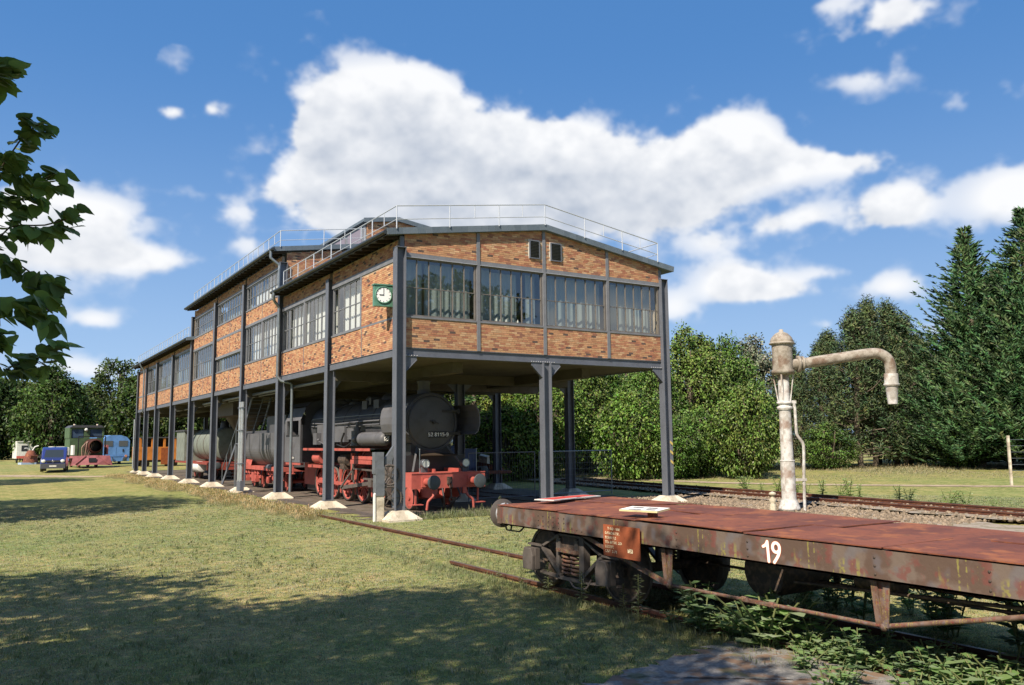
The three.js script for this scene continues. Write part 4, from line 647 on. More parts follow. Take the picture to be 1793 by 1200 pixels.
  const tx = canvasTex(512, 288, (c, w, h) => { const q = rng(3); c.clearRect(0, 0, w, h); c.fillStyle = '#e9d9b4'; c.font = 'bold 40px sans-serif'; [['T-OD · MA', 56, 40], ['DEMONTIR.', 14, 86], ['BERN 1.8', 14, 132], ['TRAGFÄH. 20t', 14, 178], ['LETZTE', 14, 224], ['UNT  8.71', 14, 270]].forEach(([t, x, y]) => c.fillText(t, x, y)); c.font = 'bold 30px sans-serif'; c.fillRect(352, 204, 74, 40); c.globalCompositeOperation = 'destination-out'; for (let i = 0; i < 420; i++) { c.beginPath(); c.arc(q() * w, q() * h, 1 + q() * 5, 0, 7); c.fill(); } });
  const pr = new THREE.Mesh(new THREE.PlaneGeometry(.72, .38), new THREE.MeshStandardMaterial({ map: tx, transparent: true, roughness: .8 })); pr.name = 'lettering'; pr.rotation.y = -Math.PI / 2; pr.position.set(-X - .053, .945, 3.28); pl.add(pr);
  // painted number
  const nt = canvasTex(256, 256, (c) => { c.lineCap = 'round'; c.lineJoin = 'round'; const p = (st, w) => { c.strokeStyle = st; c.lineWidth = w; c.beginPath(); c.moveTo(34, 84); c.quadraticCurveTo(70, 70, 84, 28); c.lineTo(96, 236); c.moveTo(226, 84); c.bezierCurveTo(226, 20, 150, 10, 146, 80); c.bezierCurveTo(146, 150, 226, 140, 226, 84); c.bezierCurveTo(228, 140, 200, 180, 160, 238); c.stroke(); }; p('rgba(190,90,40,.75)', 44); p('#f4f0e6', 32); });
  const num = new THREE.Mesh(new THREE.PlaneGeometry(.3, .26), new THREE.MeshStandardMaterial({ map: nt, transparent: true, roughness: .6 })); num.name = 'painted_number'; num.rotation.y = -Math.PI / 2; num.position.set(-X - .004, 1.075, 5.79); T.add(num);
}
{ // boards lying on the wagon
  const bt = canvasTex(256, 160, (c, w, h) => { c.fillStyle = '#efefe9'; c.fillRect(0, 0, w, h); c.fillStyle = '#23262c'; c.fillRect(30, 24, 66, 34); c.fillRect(120, 14, 84, 26); c.fillRect(54, 92, 70, 38); c.fillRect(150, 96, 74, 34); c.fillStyle = '#8d8f92'; c.fillRect(104, 56, 60, 8); c.fillRect(24, 72, 90, 6); });
  const b = thing('information_board', 'white printed board propped on the deck of the flat wagon', 'sign', [-3.2, 1.265, 15.1], .3);
  const bd = mb().box(-.17, .17, .05, .072, -.3, .3).build('board', mat([.62, .55, .3]), b); bd.rotation.z = .06; const f = new THREE.Mesh(new THREE.PlaneGeometry(.6, .34), new THREE.MeshStandardMaterial({ map: bt, roughness: .5 })); f.name = 'print'; f.rotation.set(-Math.PI / 2, 0, Math.PI / 2); f.position.y = .075; bd.add(f); mb().box(-.06, .04, -.04, .05, .08, .18).build('prop', M.deck, b);
  const sg = (label, x, z, ry, w) => { const s = thing('warning_sign', label, 'sign', [x, 1.285, z], ry); mb().box(-w / 2, w / 2, 0, .015, -.2, .2).build('panel', M.white, s); mb().box(-w / 2 + .06, w / 2 - .06, .016, .018, -.15, .15).build('red_field', mat([.55, .06, .04], { roughness: .5 }), s); };
  sg('larger red and white sign lying flat on the wagon end', -2.55, 12.15, .35, .85); sg('smaller red and white sign overlapping the other on the wagon end', -1.95, 11.98, .2, .6);
}
// ---------- water crane and hydrant ----------
{
  const T = thing('water_crane', 'weathered white cast iron water crane with swung-out spout', 'water crane', [11.46, -.1, 5.33], -.56);
  mb().lathe([[.0, 0], [.36, 0], [.36, .12], [.27, .35], [.24, .4], [.24, 1.62], [.25, 1.62], [.25, 1.65], [.22, 1.66]], 0, 0, 0, 8).build('base_column', M.crane, T);
  mb().lathe([[.2, 1.6], [.19, 3.3], [.25, 3.32], [.25, 3.4], [.2, 3.42], [.2, 3.48], [.25, 3.5], [.25, 3.56], [.18, 3.58], [.18, 4.5]], 0, 0, 0, 24).build('standpipe', M.crane, T);
  for (let k = 0; k < 4; k++) { const a = k * Math.PI / 2 + .5; mb().bar(V(.19 * Math.cos(a), 3.55, .19 * Math.sin(a)), V(.33 * Math.cos(a), 4.5, .33 * Math.sin(a)), .05, .035).build('stay', M.crane, T); }
  mb().lathe([[.2, 4.45], [.37, 4.48], [.37, 4.6], [.33, 4.64], [.33, 5.45], [.41, 5.48], [.41, 5.53], [.34, 5.55], [.38, 5.58], [.33, 5.7], [.2, 5.84], [.07, 5.9], [.07, 5.97], [0, 5.99]], 0, 0, 0, 28).build('head', M.craneTop, T);
  const arm = mb(); arm.pipe([V(.2, 4.78, 0), V(.6, 4.82, 0), V(1.4, 4.93, 0), V(2.4, 5.07, 0), V(3.0, 5.14, 0), V(3.3, 5.1, 0), V(3.52, 4.92, 0), V(3.58, 4.65, 0), V(3.58, 4.45, 0)], .18, 18, 70, .5); arm.build('spout_arm', M.craneTop, T);
  mb().lathe([[.19, -.04], [.28, -.04], [.28, .04], [.19, .04]], .52, 4.81, 0, 20, 'x').lathe([[.19, -.03], [.24, -.03], [.24, .03], [.19, .03]], .66, 4.83, 0, 20, 'x').build('arm_flange', M.craneTop, T);
  mb().lathe([[.17, 4.45], [.22, 4.46], [.22, 4.15], [.25, 4.12], [.25, 4.06], [.2, 4.05], [.15, 3.45], [.14, 3.45], [.18, 4.05]], 3.58, 0, 0, 22).build('spout', M.crane, T);
  mb().pipe([V(.27, 3.5, .1), V(.3, 3.3, .1), V(.32, 2.5, .1), V(.52, 2.15, .1), V(.5, 1.5, .1), V(.48, 1.0, .1), V(.46, 0, .1)], .05, 8, 40).box(.2, .34, 3.5, 3.6, .05, .15).box(.2, .56, .98, 1.06, .04, .16).build('drain_pipe', M.crane, T);
  const h = thing('hydrant', 'small grey hydrant stub beside the water crane base', 'hydrant', [10.3, -.1, 5.65]); mb().lathe([[0, 0], [.1, 0], [.1, .3], [.07, .34], [.11, .38], [.11, .46], [.06, .5], [.06, .58], [.12, .6], [.1, .66], [0, .7]], 0, 0, 0, 16).build('body', M.concrete, h); mb().cyl(.1, .4, 0, .05, .1, 'x', 10).build('outlet', M.zinc, h);
}
// ---------- barrier winch in front of the locomotive ----------
{
  const T = thing('barrier_winch', 'grey hand winch with gear wheels beside the corner column', 'winch', [-.62, G0, -.1], -.1); T.scale.set(.9, .82, .9);
  mb().box(-.14, .16, .95, 2.0, -.17, .17).box(-.17, .14, 1.75, 2.55, -.2, .14).build('casing', M.greyBox, T); mb().box(-.175, -.17, 1.8, 2.5, -.16, .1).build('cover', M.greyBox, T);
  mb().ext([[-.12, 0], [.14, 0], [.14, .22], [.34, .75], [.2, .8], [-.12, .3]], .16, new THREE.Matrix4().makeTranslation(.32, 2.0, -.1)).build('lever_box', M.greyBox, T);
  mb().box(-.1, .16, 0, .95, -.12, .14).build('post', M.concrete, T); mb().pipe([V(-.16, 0, .1), V(-.16, .5, .1), V(-.16, .98, .1), V(-.12, 1.03, .12)], .055, 10, 24).build('white_pipe', M.white, T);
  for (const [y, r, x] of [[1.7, .36, .35], [.85, .42, .36]]) { const w = mb().torus(x, y, .08, r, .035, 'z', 8, 32).cyl(x, y, .08, .07, .12, 'z', 12); for (let k = 0; k < 6; k++) { const a = k * 1.047; w.bar(V(x, y, .08), V(x + Math.cos(a) * r, y + Math.sin(a) * r, .08), .03, .03); } for (let k = 0; k < 30; k++) { const a = k * .2094; w.cb(x + Math.cos(a) * (r + .03), y + Math.sin(a) * (r + .03), .08, .04, .03, .05, 0, 0, a); } w.build('gear_wheel', M.ironGrey, T); }
}
// ---------- fence panel, post ----------
{
  const T = thing('mesh_fence_panel', 'grey wire mesh site fence standing beneath the hall', 'fence', [10.0, G0, -4.3], .12), w = 2.05, h = 1.95;
  mb().tube(V(-w, .1, 0), V(-w, h, 0), .022).build('fence_post', M.zinc, T); mb().tube(V(w, .1, 0), V(w, h, 0), .022).build('fence_post', M.zinc, T); mb().tube(V(-w, h, 0), V(w, h, 0), .022).tube(V(-w, .25, 0), V(w, .25, 0), .02).build('fence_rail', M.zinc, T);
  const m = mb(); for (let x = -w + .1; x < w; x += .1) m.bar(V(x, .25, 0), V(x, h, 0), .004, .004); for (let y = .5; y < h; y += .24) m.bar(V(-w, y, 0), V(w, y, 0), .004, .004); m.build('wire_mesh', M.zinc, T).userData.kind = 'stuff';
  const T2 = thing('mesh_fence_panel', 'darker site fence panel between the locomotive and the blue shunter', 'fence', [6.0, G0, -3.9], .05); mb().tube(V(-1.4, .1, 0), V(-1.4, h, 0), .022).build('fence_post', M.steel, T2); mb().tube(V(1.7, .1, 0), V(1.7, h, 0), .022).build('fence_post', M.steel, T2); mb().tube(V(-1.4, h, 0), V(1.7, h, 0), .022).tube(V(-1.4, .25, 0), V(1.7, .25, 0), .02).build('fence_rail', M.steel, T2);
  const m2 = mb(); for (let x = -1.3; x < 1.7; x += .12) m2.bar(V(x, .25, 0), V(x, h, 0), .005, .005); m2.build('wire_mesh', M.steel, T2).userData.kind = 'stuff';
  const p = thing('wire_fence', 'thin wire fence with a concrete post by the tall conifers', 'fence', [31.4, G0, 2.1], -.6); mb().box(-.05, .05, 0, 2.4, -.05, .05).build('fence_post', M.concrete, p); mb().box(3.9, 4.0, 0, 2.3, -.05, .05).build('fence_post', M.concrete, p); for (let k = 0; k < 7; k++) mb().tube(V(0, .4 + k * .3, 0), V(4, .38 + k * .3, 0), .008, 4).build('wire', M.zinc, p);
}
// ---------- vehicles under and behind the hall ----------
const blueD = mat([.03, .06, .16], { map: smudgeT, size: 1.2, roughness: .5 }), glassD = mat([.03, .04, .05], { roughness: .08 }), lensW = mat([.6, .63, .6], { roughness: .15 });
{
  const T = thing('blue_shunter', 'dark blue shunting locomotive in the shade of the hall', 'locomotive', [8.35, -.08, -11]);
  mb().box(-1.35, 1.35, .55, .95, -7, 0).build('frame', M.locoBlack, T); mb().box(-.8, .8, .95, 2.0, -3.2, -.2).build('hood', blueD, T);
  mb().box(-1.35, 1.35, .95, 2.15, -5.6, -3.2).box(-1.35, -1.2, 2.15, 2.8, -5.6, -3.2).box(1.2, 1.35, 2.15, 2.8, -5.6, -3.2).box(-1.2, 1.2, 2.62, 2.8, -3.3, -3.2).box(-1.2, 1.2, 2.62, 2.8, -5.6, -5.5).box(-.1, .1, 2.15, 2.62, -3.3, -3.2).build('cab', blueD, T); mb().box(-1.42, 1.42, 2.8, 2.9, -5.8, -3.05).build('cab_roof', blueD, T);
  for (const x of [-.65, .65]) { mb().box(x - .5, x + .5, 2.16, 2.6, -3.28, -3.25).build('cab_window', M.glass, T); mb().box(x - .5, x + .5, 2.16, 2.6, -5.58, -5.55).build('cab_window', M.glass, T); buffer(T, x * 1.35, 1.0, 0, 1, M.locoBlack, M.bufferHead, .2, .45); }
  for (const s of [-1, 1]) for (const z of [-1.8, -5.2]) wheel(T, s * .76, .45, z, .45, 0, s, { mat: M.iron }); mb().box(-.3, .3, 1.2, 1.5, -.2, -.17).build('grille', M.yellow, T);
  const W = thing('rail_trolley', 'rusty rail trolley loaded with scrap beyond the hall', 'rail trolley', [10.9, -.05, -14.5], -.12);
  mb().box(-1.1, 1.1, .7, .85, -2.2, 2.2).build('platform', M.deck, W); for (const s of [-1, 1]) for (const z of [-1.3, 1.3]) wheel(W, s * .76, .4, z, .4, 0, s, { mat: M.iron });
  mb().lathe([[.0, 0], [.75, 0], [.7, .5], [.45, .95], [0, 1.05]], -.2, .86, -.9, 16).build('scrap_drum', M.iron, W); mb().cb(.35, 1.0, .9, 1.0, .25, 1.4, .3, .1, -.25).build('scrap_plate', M.deck, W); mb().cb(.4, 1.35, .4, .25, .5, .5, .6, .2, .3).build('scrap_block', M.concrete, W);
}
{ // second steam engine, its green boiler catching the sun
  const gb = mat([.2, .23, .2], { map: smudgeT, size: 1, roughness: .6 }), T = thing('tank_locomotive', 'old locomotive with pale green boiler standing behind the tender', 'locomotive', [2.67, -.1, -32.6]);
  mb().lathe([[0, .1], [.6, .05], [1.0, -.1], [1.1, -.15], [1.1, -6.4], [0, -6.4]], 0, 2.35, 0, 40, 'z').build('boiler', gb, T); for (const z of [-.5, -2.4, -4.4]) mb().cyl(0, 2.35, z, 1.115, .08, 'z', 40).build('boiler_band', M.iron, T);
  mb().lathe([[.3, 0], [.26, .3], [.24, .5], [0, .5]], 0, 3.4, -1.2, 18).lathe([[.4, 0], [.4, .3], [0, .5]], 0, 3.38, -3.4, 18).build('dome', M.locoGrey, T);
  mb().box(-1.4, 1.4, 1.05, 1.2, -10.4, .4).box(-1.4, 1.4, .7, 1.1, .3, .42).build('frame', M.redDark, T); mb().box(-1.42, -1.36, 1.2, 3.3, -9.9, -7).box(1.36, 1.42, 1.2, 3.3, -9.9, -7).box(-1.36, 1.36, 1.2, 3.3, -7.05, -7).build('cab', gb, T); mb().box(-1.5, 1.5, 3.3, 3.4, -10.1, -6.8).build('cab_roof', M.locoGrey, T);
  mb().lathe([[0, -1.15], [.35, -1.15], [.36, 0], [.36, 1.05], [.3, 1.15], [0, 1.15]], -1.1, .85, -3.6, 22, 'z').build('cylinder', M.white, T); for (const s of [-1, 1]) { buffer(T, s * .875, 1, .42, 1, M.redDark, M.bufferHead, .22, .5); for (const z of [-1.4, -4.6, -6, -8.6]) wheel(T, s * .76, .55, z, .55, 10, s, { mat: M.redDark }); }
}
{ // steel stairs up into the hall
  const T = thing('steel_staircase', 'grey steel stairs with handrails leading up into the hall', 'stairs', [1.5, G0, -25.6]);
  for (const x of [-.5, .5]) { mb().bar(V(x, 2.35, 1.6), V(x, 0, -1.4), .05, .2).build('stringer', M.steel, T); mb().bar(V(x, 3.3, 1.6), V(x, .95, -1.4), .04, .04).bar(V(x, 3.3, 1.6), V(x, 5.0, 3.4), .04, .04).build('handrail', M.zinc, T); for (let k = 0; k < 4; k++) { const t = k / 3, y = lerp(2.35, 0, t), z = lerp(1.6, -1.4, t); mb().tube(V(x, y, z), V(x, y + .95, z), .02, 6).build('rail_post', M.zinc, T); } mb().box(x - .05, x + .05, 0, 2.4, 1.6, 1.7).box(x - .05, x + .05, 0, 2.4, 2.5, 2.6).build('leg', M.zinc, T); mb().bar(V(x, 2.4, 2.5), V(x, 5, 4.9), .05, .2).build('stringer', M.steel, T); }
  for (let k = 0; k < 12; k++) { const t = (k + .5) / 12; mb().box(-.48, .48, 2.35 * t, 2.35 * t + .03, -1.4 + 3 * t - .13, -1.4 + 3 * t + .13).build('tread', M.steel, T); const t2 = t; mb().box(-.48, .48, 2.4 + 2.6 * t2, 2.43 + 2.6 * t2, 2.5 + 2.4 * t2 - .1, 2.5 + 2.4 * t2 + .1).build('tread', M.steel, T); }
  mb().box(-.55, .55, 2.36, 2.42, 1.6, 2.6).build('landing', M.steel, T);
}
// ---------- vehicles on the far lawn ----------
{
  const y = gh(-5, -60), paint = mat([.022, .035, .17], { phys: 1, roughness: .25, clearcoat: 1, clearcoatRoughness: .05 }), plastic = mat([.025, .027, .03], { roughness: .6 });
  const T = thing('parked_van', 'dark blue van with white headlamps parked on the lawn', 'van', [-6.0, y, -55.5], -.12);
  const prof = [[0, .38], [.05, .85], [.12, 1.02], [.75, 1.12], [1.45, 1.86], [1.8, 1.95], [4.7, 1.93], [4.85, 1.8], [4.9, .4]].map(p => [-p[0], p[1]]);
  mb().ext(prof.slice().reverse(), 1.7, new THREE.Matrix4().makeRotationY(-Math.PI / 2).setPosition(.85, 0, 0), .08).build('body', paint, T);
  mb().quad(V(-.72, 1.18, -.69), V(.72, 1.18, -.69), V(.66, 1.8, -1.28), V(-.66, 1.8, -1.28)).build('windscreen', glassD, T);
  for (const s of [-1, 1]) { mb().box(s * .935, s * .94, 1.2, 1.72, -2.3, -1.4).build('side_window', glassD, T); mb().box(s * .935, s * .94, 1.2, 1.72, -4.4, -2.5).build('side_window', glassD, T); mb().sph(s * .7, .88, .035, .17, 1, .85, .45, 14).build('headlight', lensW, T); mb().cb(s * 1.05, 1.25, -1.1, .18, .2, .1).build('mirror', plastic, T); for (const z of [-.85, -3.85]) { const w = mb().cyl(s * .84, .33, z, .33, .22, 'x', 24).build('wheel', plastic, T); mb().cyl(s * .955, .33, z, .2, .02, 'x', 18).build('hub_cap', M.zinc, w); } }
  mb().box(-.9, .9, .28, .68, .0, .13).build('bumper', mat([.06, .065, .08], { roughness: .5 }), T); mb().box(-.5, .5, .8, .95, .07, .1).build('grille', plastic, T); mb().box(-.26, .26, .42, .53, .132, .14).build('number_plate', M.white, T); mb().torus(0, .88, .11, .075, .014, 'z', 6, 20).bar(V(-.04, .93, .11), V(0, .84, .11), .012, .012).bar(V(.04, .93, .11), V(0, .84, .11), .012, .012).build('emblem', M.bright, T);
  mb().cb(0, 2.05, -1.9, .12, .05, .1).build('roof_aerial', plastic, T);
}
{
  const g = mat([.075, .13, .06], { map: smudgeT, size: 1, roughness: .55 }), pk = mat([.33, .11, .12], { map: smudgeT, size: .8, roughness: .65 }), y = gh(-1, -64);
  const T = thing('snow_plough_engine', 'green cab engine with open round boiler and faded red plough blade', 'locomotive', [-2.5, y, -63.5], .1);
  mb().box(-1.45, 1.45, .9, 1.1, -6, .6).build('frame', pk, T); mb().box(-1.45, 1.45, 1.1, 2.75, -4.2, -1.8).build('cab_body', g, T); mb().box(-1.5, -1.35, 2.75, 3.75, -4.2, -1.8).box(1.35, 1.5, 2.75, 3.75, -4.2, -1.8).box(-.25, .25, 2.75, 3.75, -1.95, -1.8).box(-1.35, 1.35, 3.6, 3.8, -1.95, -1.8).build('cab_frame', g, T);
  for (const s of [-1, 1]) { mb().box(s * .8 - .5, s * .8 + .5, 2.8, 3.6, -1.9, -1.87).build('windscreen', mat([.05, .08, .13], { roughness: .06 }), T); mb().tube(V(s * 1.0, 3.85, -2.4), V(s * 1.0, 4.1, -2.4), .1).build('beacon', mat([.7, .6, .5]), T); for (const z of [-1, -4.6]) wheel(T, s * .76, .45, z, .45, 0, s, { mat: M.redDark }); mb().box(s * 1.36, s * 1.5, 1.2, 2.1, -.9, .2).build('side_box', s < 0 ? M.white : pk, T); }
  mb().ext([[-1.5, 3.75], [-1.2, 3.98], [1.2, 3.98], [1.5, 3.75]], 2.7, new THREE.Matrix4().makeTranslation(0, 0, -4.35)).build('cab_roof', M.locoGrey, T); mb().sph(-.1, 3.55, -1.7, .16).build('headlamp', lensW, T);
  mb().lathe([[.52, .5], [.62, .5], [.66, .3], [.66, -1.6], [.4, -1.6], [.4, -.4]], .35, 2.0, 0, 28, 'z').build('open_boiler', mat([.2, .11, .09], { map: rustPlateT, size: .8, roughness: .8 }), T); mb().cyl(.35, 2.0, -.6, .5, .05, 'z', 24).build('boiler_back', M.black, T);
  for (const [a, b] of [[[-1, 1.1], [-1, 2.9]], [[1.3, 1.1], [1.3, 2.9]], [[-1, 2.9], [1.3, 2.9]]]) mb().bar(V(a[0], a[1], -.2), V(b[0], b[1], -.2), .08, .08).build('guard_frame', M.locoBlack, T); for (let k = 0; k < 6; k++) mb().pipe([V(-.7 + k * .12, 1.1, .1), V(-.75 + k * .2, 1.9 + (k % 3) * .2, .2), V(-.3 + k * .05, 2.4, 0)], .05).build('hose', k % 2 ? M.iron : mat([.3, .2, .15]), T);
  { const m = mb(), A = [[-1.75, .25, 1.0], [-.3, .3, 1.25], [.3, .3, 1.25], [1.75, .2, 1.0]], C = [[-1.55, 1.1, .7], [-.3, 1.15, .8], [.3, 1.15, .8], [1.55, 1.1, .7]]; for (let k = 0; k < 3; k++) m.quad(V(...A[k]), V(...A[k + 1]), V(...C[k + 1]), V(...C[k])); for (let k = 0; k < 3; k++) m.quad(V(...C[k]), V(...C[k + 1]), V(A[k + 1][0], A[k + 1][1], .62), V(A[k][0], A[k][1], .62)); m.build('plough_blade', pk, T); mb().cb(0, .72, 1.1, .62, .4, .06, 0, -.3).build('coupler_plate', M.locoBlack, T); for (const s of [-1, 1]) mb().bar(V(s * .5, 1.1, .85), V(s * 1.4, .35, 1.1), .06, .1).build('plough_rib', pk, T); }
}
{
  const lb = mat([.12, .27, .58], { map: smudgeT, size: 1.4, roughness: .5 }), y = gh(2, -78), T = thing('light_blue_railcar', 'light blue diesel railcar with rounded roof beside the plough engine', 'railcar', [1.15, y - .15, -76], .1);
  const m = mb(), pr = [[-1.4, .5], [1.4, .5], [1.42, 2.7], [1.1, 3.1], [.5, 3.3], [-.5, 3.3], [-1.1, 3.1], [-1.42, 2.7]]; m.ext(pr, 8, new THREE.Matrix4().makeTranslation(0, 0, -8)); m.build('body', lb, T); for (const s of [-1, 1]) { mb().box(s * .75 - .45, s * .75 + .45, 2.1, 2.7, .005, .03).build('front_window', mat([.1, .11, .12], { roughness: .08 }), T); buffer(T, s * .85, .75, 0, 1, lb, M.bufferHead, .22, .45); for (const z of [-1.5, -5.5]) wheel(T, s * .76, .4, z, .4, 0, s, { mat: M.iron }); mb().cyl(s * 1.05, 1.05, .02, .13, .08, 'z', 14).build('headlight', s > 0 ? mat([.5, .2, .1]) : M.white, T); }
  mb().box(-1.4, 1.4, 1.0, 1.05, 0, .03).box(-.04, .04, 1.05, 2.0, 0, .02).build('trim', lb, T); mb().pipe([V(-.3, .9, .1), V(-.2, .5, .2), V(.1, .4, .2)], .05).box(.7, .82, 1.5, 1.8, 0, .04).build('coupling', M.black, T);
}
{
  const og = mat([.56, .2, .035], { map: smudgeT, size: 1, roughness: .6 }), y = gh(4, -62), T = thing('orange_works_wagon', 'orange works wagon with open window posts behind the hall columns', 'rail wagon', [3.6, y - .1, -63], .1);
  mb().box(-2.0, 2.0, .75, 2.0, -2.6, 0).build('body', og, T); mb().box(.0, .9, .3, 1.9, .0, .03).build('rust_door', mat([.3, .08, .02], { map: smudgeT, size: .5 }), T); mb().box(-1.95, 1.95, 2.85, 2.95, -2.6, .05).build('roof', M.locoGrey, T); for (const x of [-1.9, -.8, .3, 1.3, 1.92]) mb().box(x - .1, x + .1, 2, 2.86, -.12, 0).build('window_post', og, T); mb().box(-1.9, 1.9, 2.02, 2.84, -1.4, -1.3).build('rear_panel', M.locoBlack, T);
  for (const z of [-.5, -2.1]) for (const s of [-1.3, 1.3]) mb().cyl(s, .4, z, .4, .14, 'z', 20).build('wheel', M.iron, T); mb().box(-1.9, 1.9, .55, .75, -2.3, -.2).build('frame', M.locoBlack, T);
}
{
  const y = gh(-6, -95), T = thing('site_trailer', 'white site trailer half hidden by the trees', 'trailer', [-6.6, y, -98], .1); T.scale.set(.62, .9, .9); mb().box(-1.4, 1.4, .6, 2.9, -4, 0).build('body', M.white, T); mb().box(-1.45, 1.45, 2.9, 3.0, -4.1, .1).build('roof', M.white, T); for (const s of [-1, 1]) mb().cyl(s * 1.2, .4, -.6, .4, .25, 'x', 18).build('wheel', M.black, T); mb().box(-.6, .6, 1.6, 2.4, .0, .02).build('window', glassD, T); mb().box(-1.4, 1.4, .62, .95, .0, .03).build('skirt', mat([.5, .1, .08]), T);
  const T3 = thing('site_trailer', 'low white trailer with red skirt next to the parked van', 'trailer', [-2.7, y, -94], .1); mb().box(-1.1, 1.1, .7, 2.0, -3, 0).build('body', M.white, T3); mb().box(-1.1, 1.1, .5, 1.0, .0, .03).build('skirt', mat([.55, .07, .05]), T3); for (const s of [-1, 1]) mb().cyl(s * .95, .35, -.8, .35, .2, 'x', 18).build('wheel', M.black, T3);
  const S = thing('rusty_machine', 'rusty conical machine on a pale blue base', 'machine', [-6.4, gh(-6, -85), -86], .2); S.scale.setScalar(.72); mb().lathe([[1.1, .3], [1.0, .8], [.75, 1.6], [.5, 2.1], [.3, 2.2], [0, 2.2]], 0, 0, 0, 10).cb(.2, 1.2, .6, 1.2, .5, .5, .4, .3).build('cone', M.deck, S); mb().box(-1.5, .6, 0, .3, -1, 1).build('base', mat([.35, .45, .6]), S); mb().box(.6, 1.6, 0, .25, -1, 1).build('sledge', M.locoGrey, S); mb().pipe([V(.2, 2.1, 0), V(.5, 2.7, .1), V(1.0, 2.9, .2)], .1).pipe([V(-.3, 2.0, 0), V(-.5, 2.5, .1), V(-1.0, 2.5, .2)], .08).build('chute', M.white, S);
}
{ // lamp mast beyond the hall
  const T = thing('floodlight_mast', 'dark flat floodlight on a mast behind the trees by the hall corner', 'lamp post', [27, G0, -20.5], .3); mb().tube(V(0, 0, 0), V(0, 9.7, 0), .1, 10, .07).build('mast', M.steel, T); mb().box(-1.0, 1.0, 9.7, 9.85, -.3, .3).box(-.9, -.5, 9.55, 9.7, -.2, .2).box(.5, .9, 9.55, 9.7, -.2, .2).build('head', M.locoBlack, T);
}
// ---------- vegetation ----------
const leafMat = (o = {}) => new THREE.MeshPhysicalMaterial({ color: 0xffffff, vertexColors: true, roughness: 1, transmission: .48, thickness: 0, side: THREE.DoubleSide, specularIntensity: .4, ...o });
M.leaf = leafMat(); M.needle = leafMat({ transmission: .22 });
class Leaves { // many small faces, each with its own tilt and tint
  constructor() { this.p = []; this.n = []; this.c = []; this.i = []; }
  quad(c, t, s, w, l, col, bend, out) { // centre, direction along, direction across
    const k = this.p.length / 3, n = new THREE.Vector3().crossVectors(t, s).normalize(); if (out) { if (n.dot(out) < 0) n.negate(); n.lerp(out, this.soft ?? .45).normalize(); }
    const tip = c.clone().addScaledVector(t, l), a = c.clone().addScaledVector(t, l * .45).addScaledVector(s, w), b = c.clone().addScaledVector(t, l * .45).addScaledVector(s, -w); if (bend) tip.y -= bend;
    for (const q of [c, a, tip, b]) { this.p.push(q.x, q.y, q.z); this.n.push(n.x, n.y, n.z); this.c.push(...col); }
    this.i.push(k, k + 1, k + 2, k, k + 2, k + 3);
  }
  geo() { const g = new THREE.BufferGeometry(); g.setAttribute('position', new THREE.Float32BufferAttribute(this.p, 3)); g.setAttribute('normal', new THREE.Float32BufferAttribute(this.n, 3)); g.setAttribute('color', new THREE.Float32BufferAttribute(this.c, 3)); g.setAttribute('uv', new THREE.Float32BufferAttribute(new Float32Array(this.p.length / 3 * 2), 2)); g.setIndex(this.i); return g; }
  build(name, m, parent) { const o = new THREE.Mesh(this.geo(), m); o.name = name; parent.add(o); return o; }
}
const rdir = (r) => { const z = r() * 2 - 1, a = r() * 6.283, s = Math.sqrt(1 - z * z); return V(s * Math.cos(a), z, s * Math.sin(a)); };
const tint = (r, pal, v = .25) => { const a = pal[Math.floor(r() * pal.length)], k = 1 - v / 2 + r() * v; return a.map(x => x * k); };
function clump(Lv, r, c, R, n, leaf, pal, centre, droop = 0) {
  const base = tint(r, pal, .3);
  for (let k = 0; k < n; k++) {
    const d = rdir(r), rad = R * Math.pow(r(), .45), p = c.clone().addScaledVector(d, rad); p.y -= droop * rad * rad / R;
    const out = p.clone().sub(centre).normalize().lerp(d, .5), t = rdir(r).lerp(out, .55); t.y -= .25; t.normalize(); const s = new THREE.Vector3().crossVectors(t, rdir(r)).normalize(), l = leaf * (.7 + .7 * r());
    Lv.quad(p, t, s, l * .3, l, base.map(x => x * (.82 + .36 * r())), l * .15, out);
  }
}
// broad tree: limbs to clumps of leaves, outline broken up
function broadTree(T, seed, { h, rad, low, clumps, per, leaf, pal, clumpR = .55, gap = 0, stems = 1, taper = 1, maxX = 99 }) {
  const r = rng(seed), Lv = new Leaves(), W = mb(), cy = (h + low) / 2, hy = (h - low) / 2, centre = V(0, cy, 0);
  for (let s = 0; s < stems; s++) { const a = s * 2.4, tx = stems > 1 ? Math.cos(a) * .5 : 0, tz = stems > 1 ? Math.sin(a) * .5 : 0; W.pipe([V(tx * .2, -.3, tz * .2), V(tx, h * .25, tz), V(tx * 2, h * .55, tz * 2), V(tx * 2.2 + .2, h * .85, tz * 2)], .028 * h / Math.sqrt(stems), 7, 16); }
  for (let k = 0; k < clumps; k++) {
    const d = rdir(r), u = Math.pow(r(), .33), lump = .78 + .5 * fbm3(d.x * 1.8 + seed, d.y * 1.8, d.z * 1.8, 2) + .12 * (r() - .5), wy = taper !== 1 && d.y > 0 ? 1 - (1 - taper) * d.y : 1;
    const rr = lerp(.45, 1, u) * lump, p = V(d.x * rad * rr * wy, cy + d.y * hy * rr, d.z * rad * rr * wy); if (p.y < .15) p.y = .15 + r() * .4; if (p.x > maxX) continue; if (gap && fbm3(p.x * .55 + seed, p.y * .55, p.z * .55, 2) > 1 - gap) continue;
    clump(Lv, r, p, clumpR * (.6 + .8 * r()), Math.round(per * (.6 + .8 * r())), leaf, pal, centre, .2);
    if (k % 9 === 0) W.pipe([V(0, Math.max(.3, p.y * .45), 0), V(p.x * .5, p.y * .8, p.z * .5), p], .012 * h * (.4 + r() * .4) * .5, 5, 6);
  }
  W.build('trunk', M.bark, T); Lv.build('crown', M.leaf, T); return T;
}
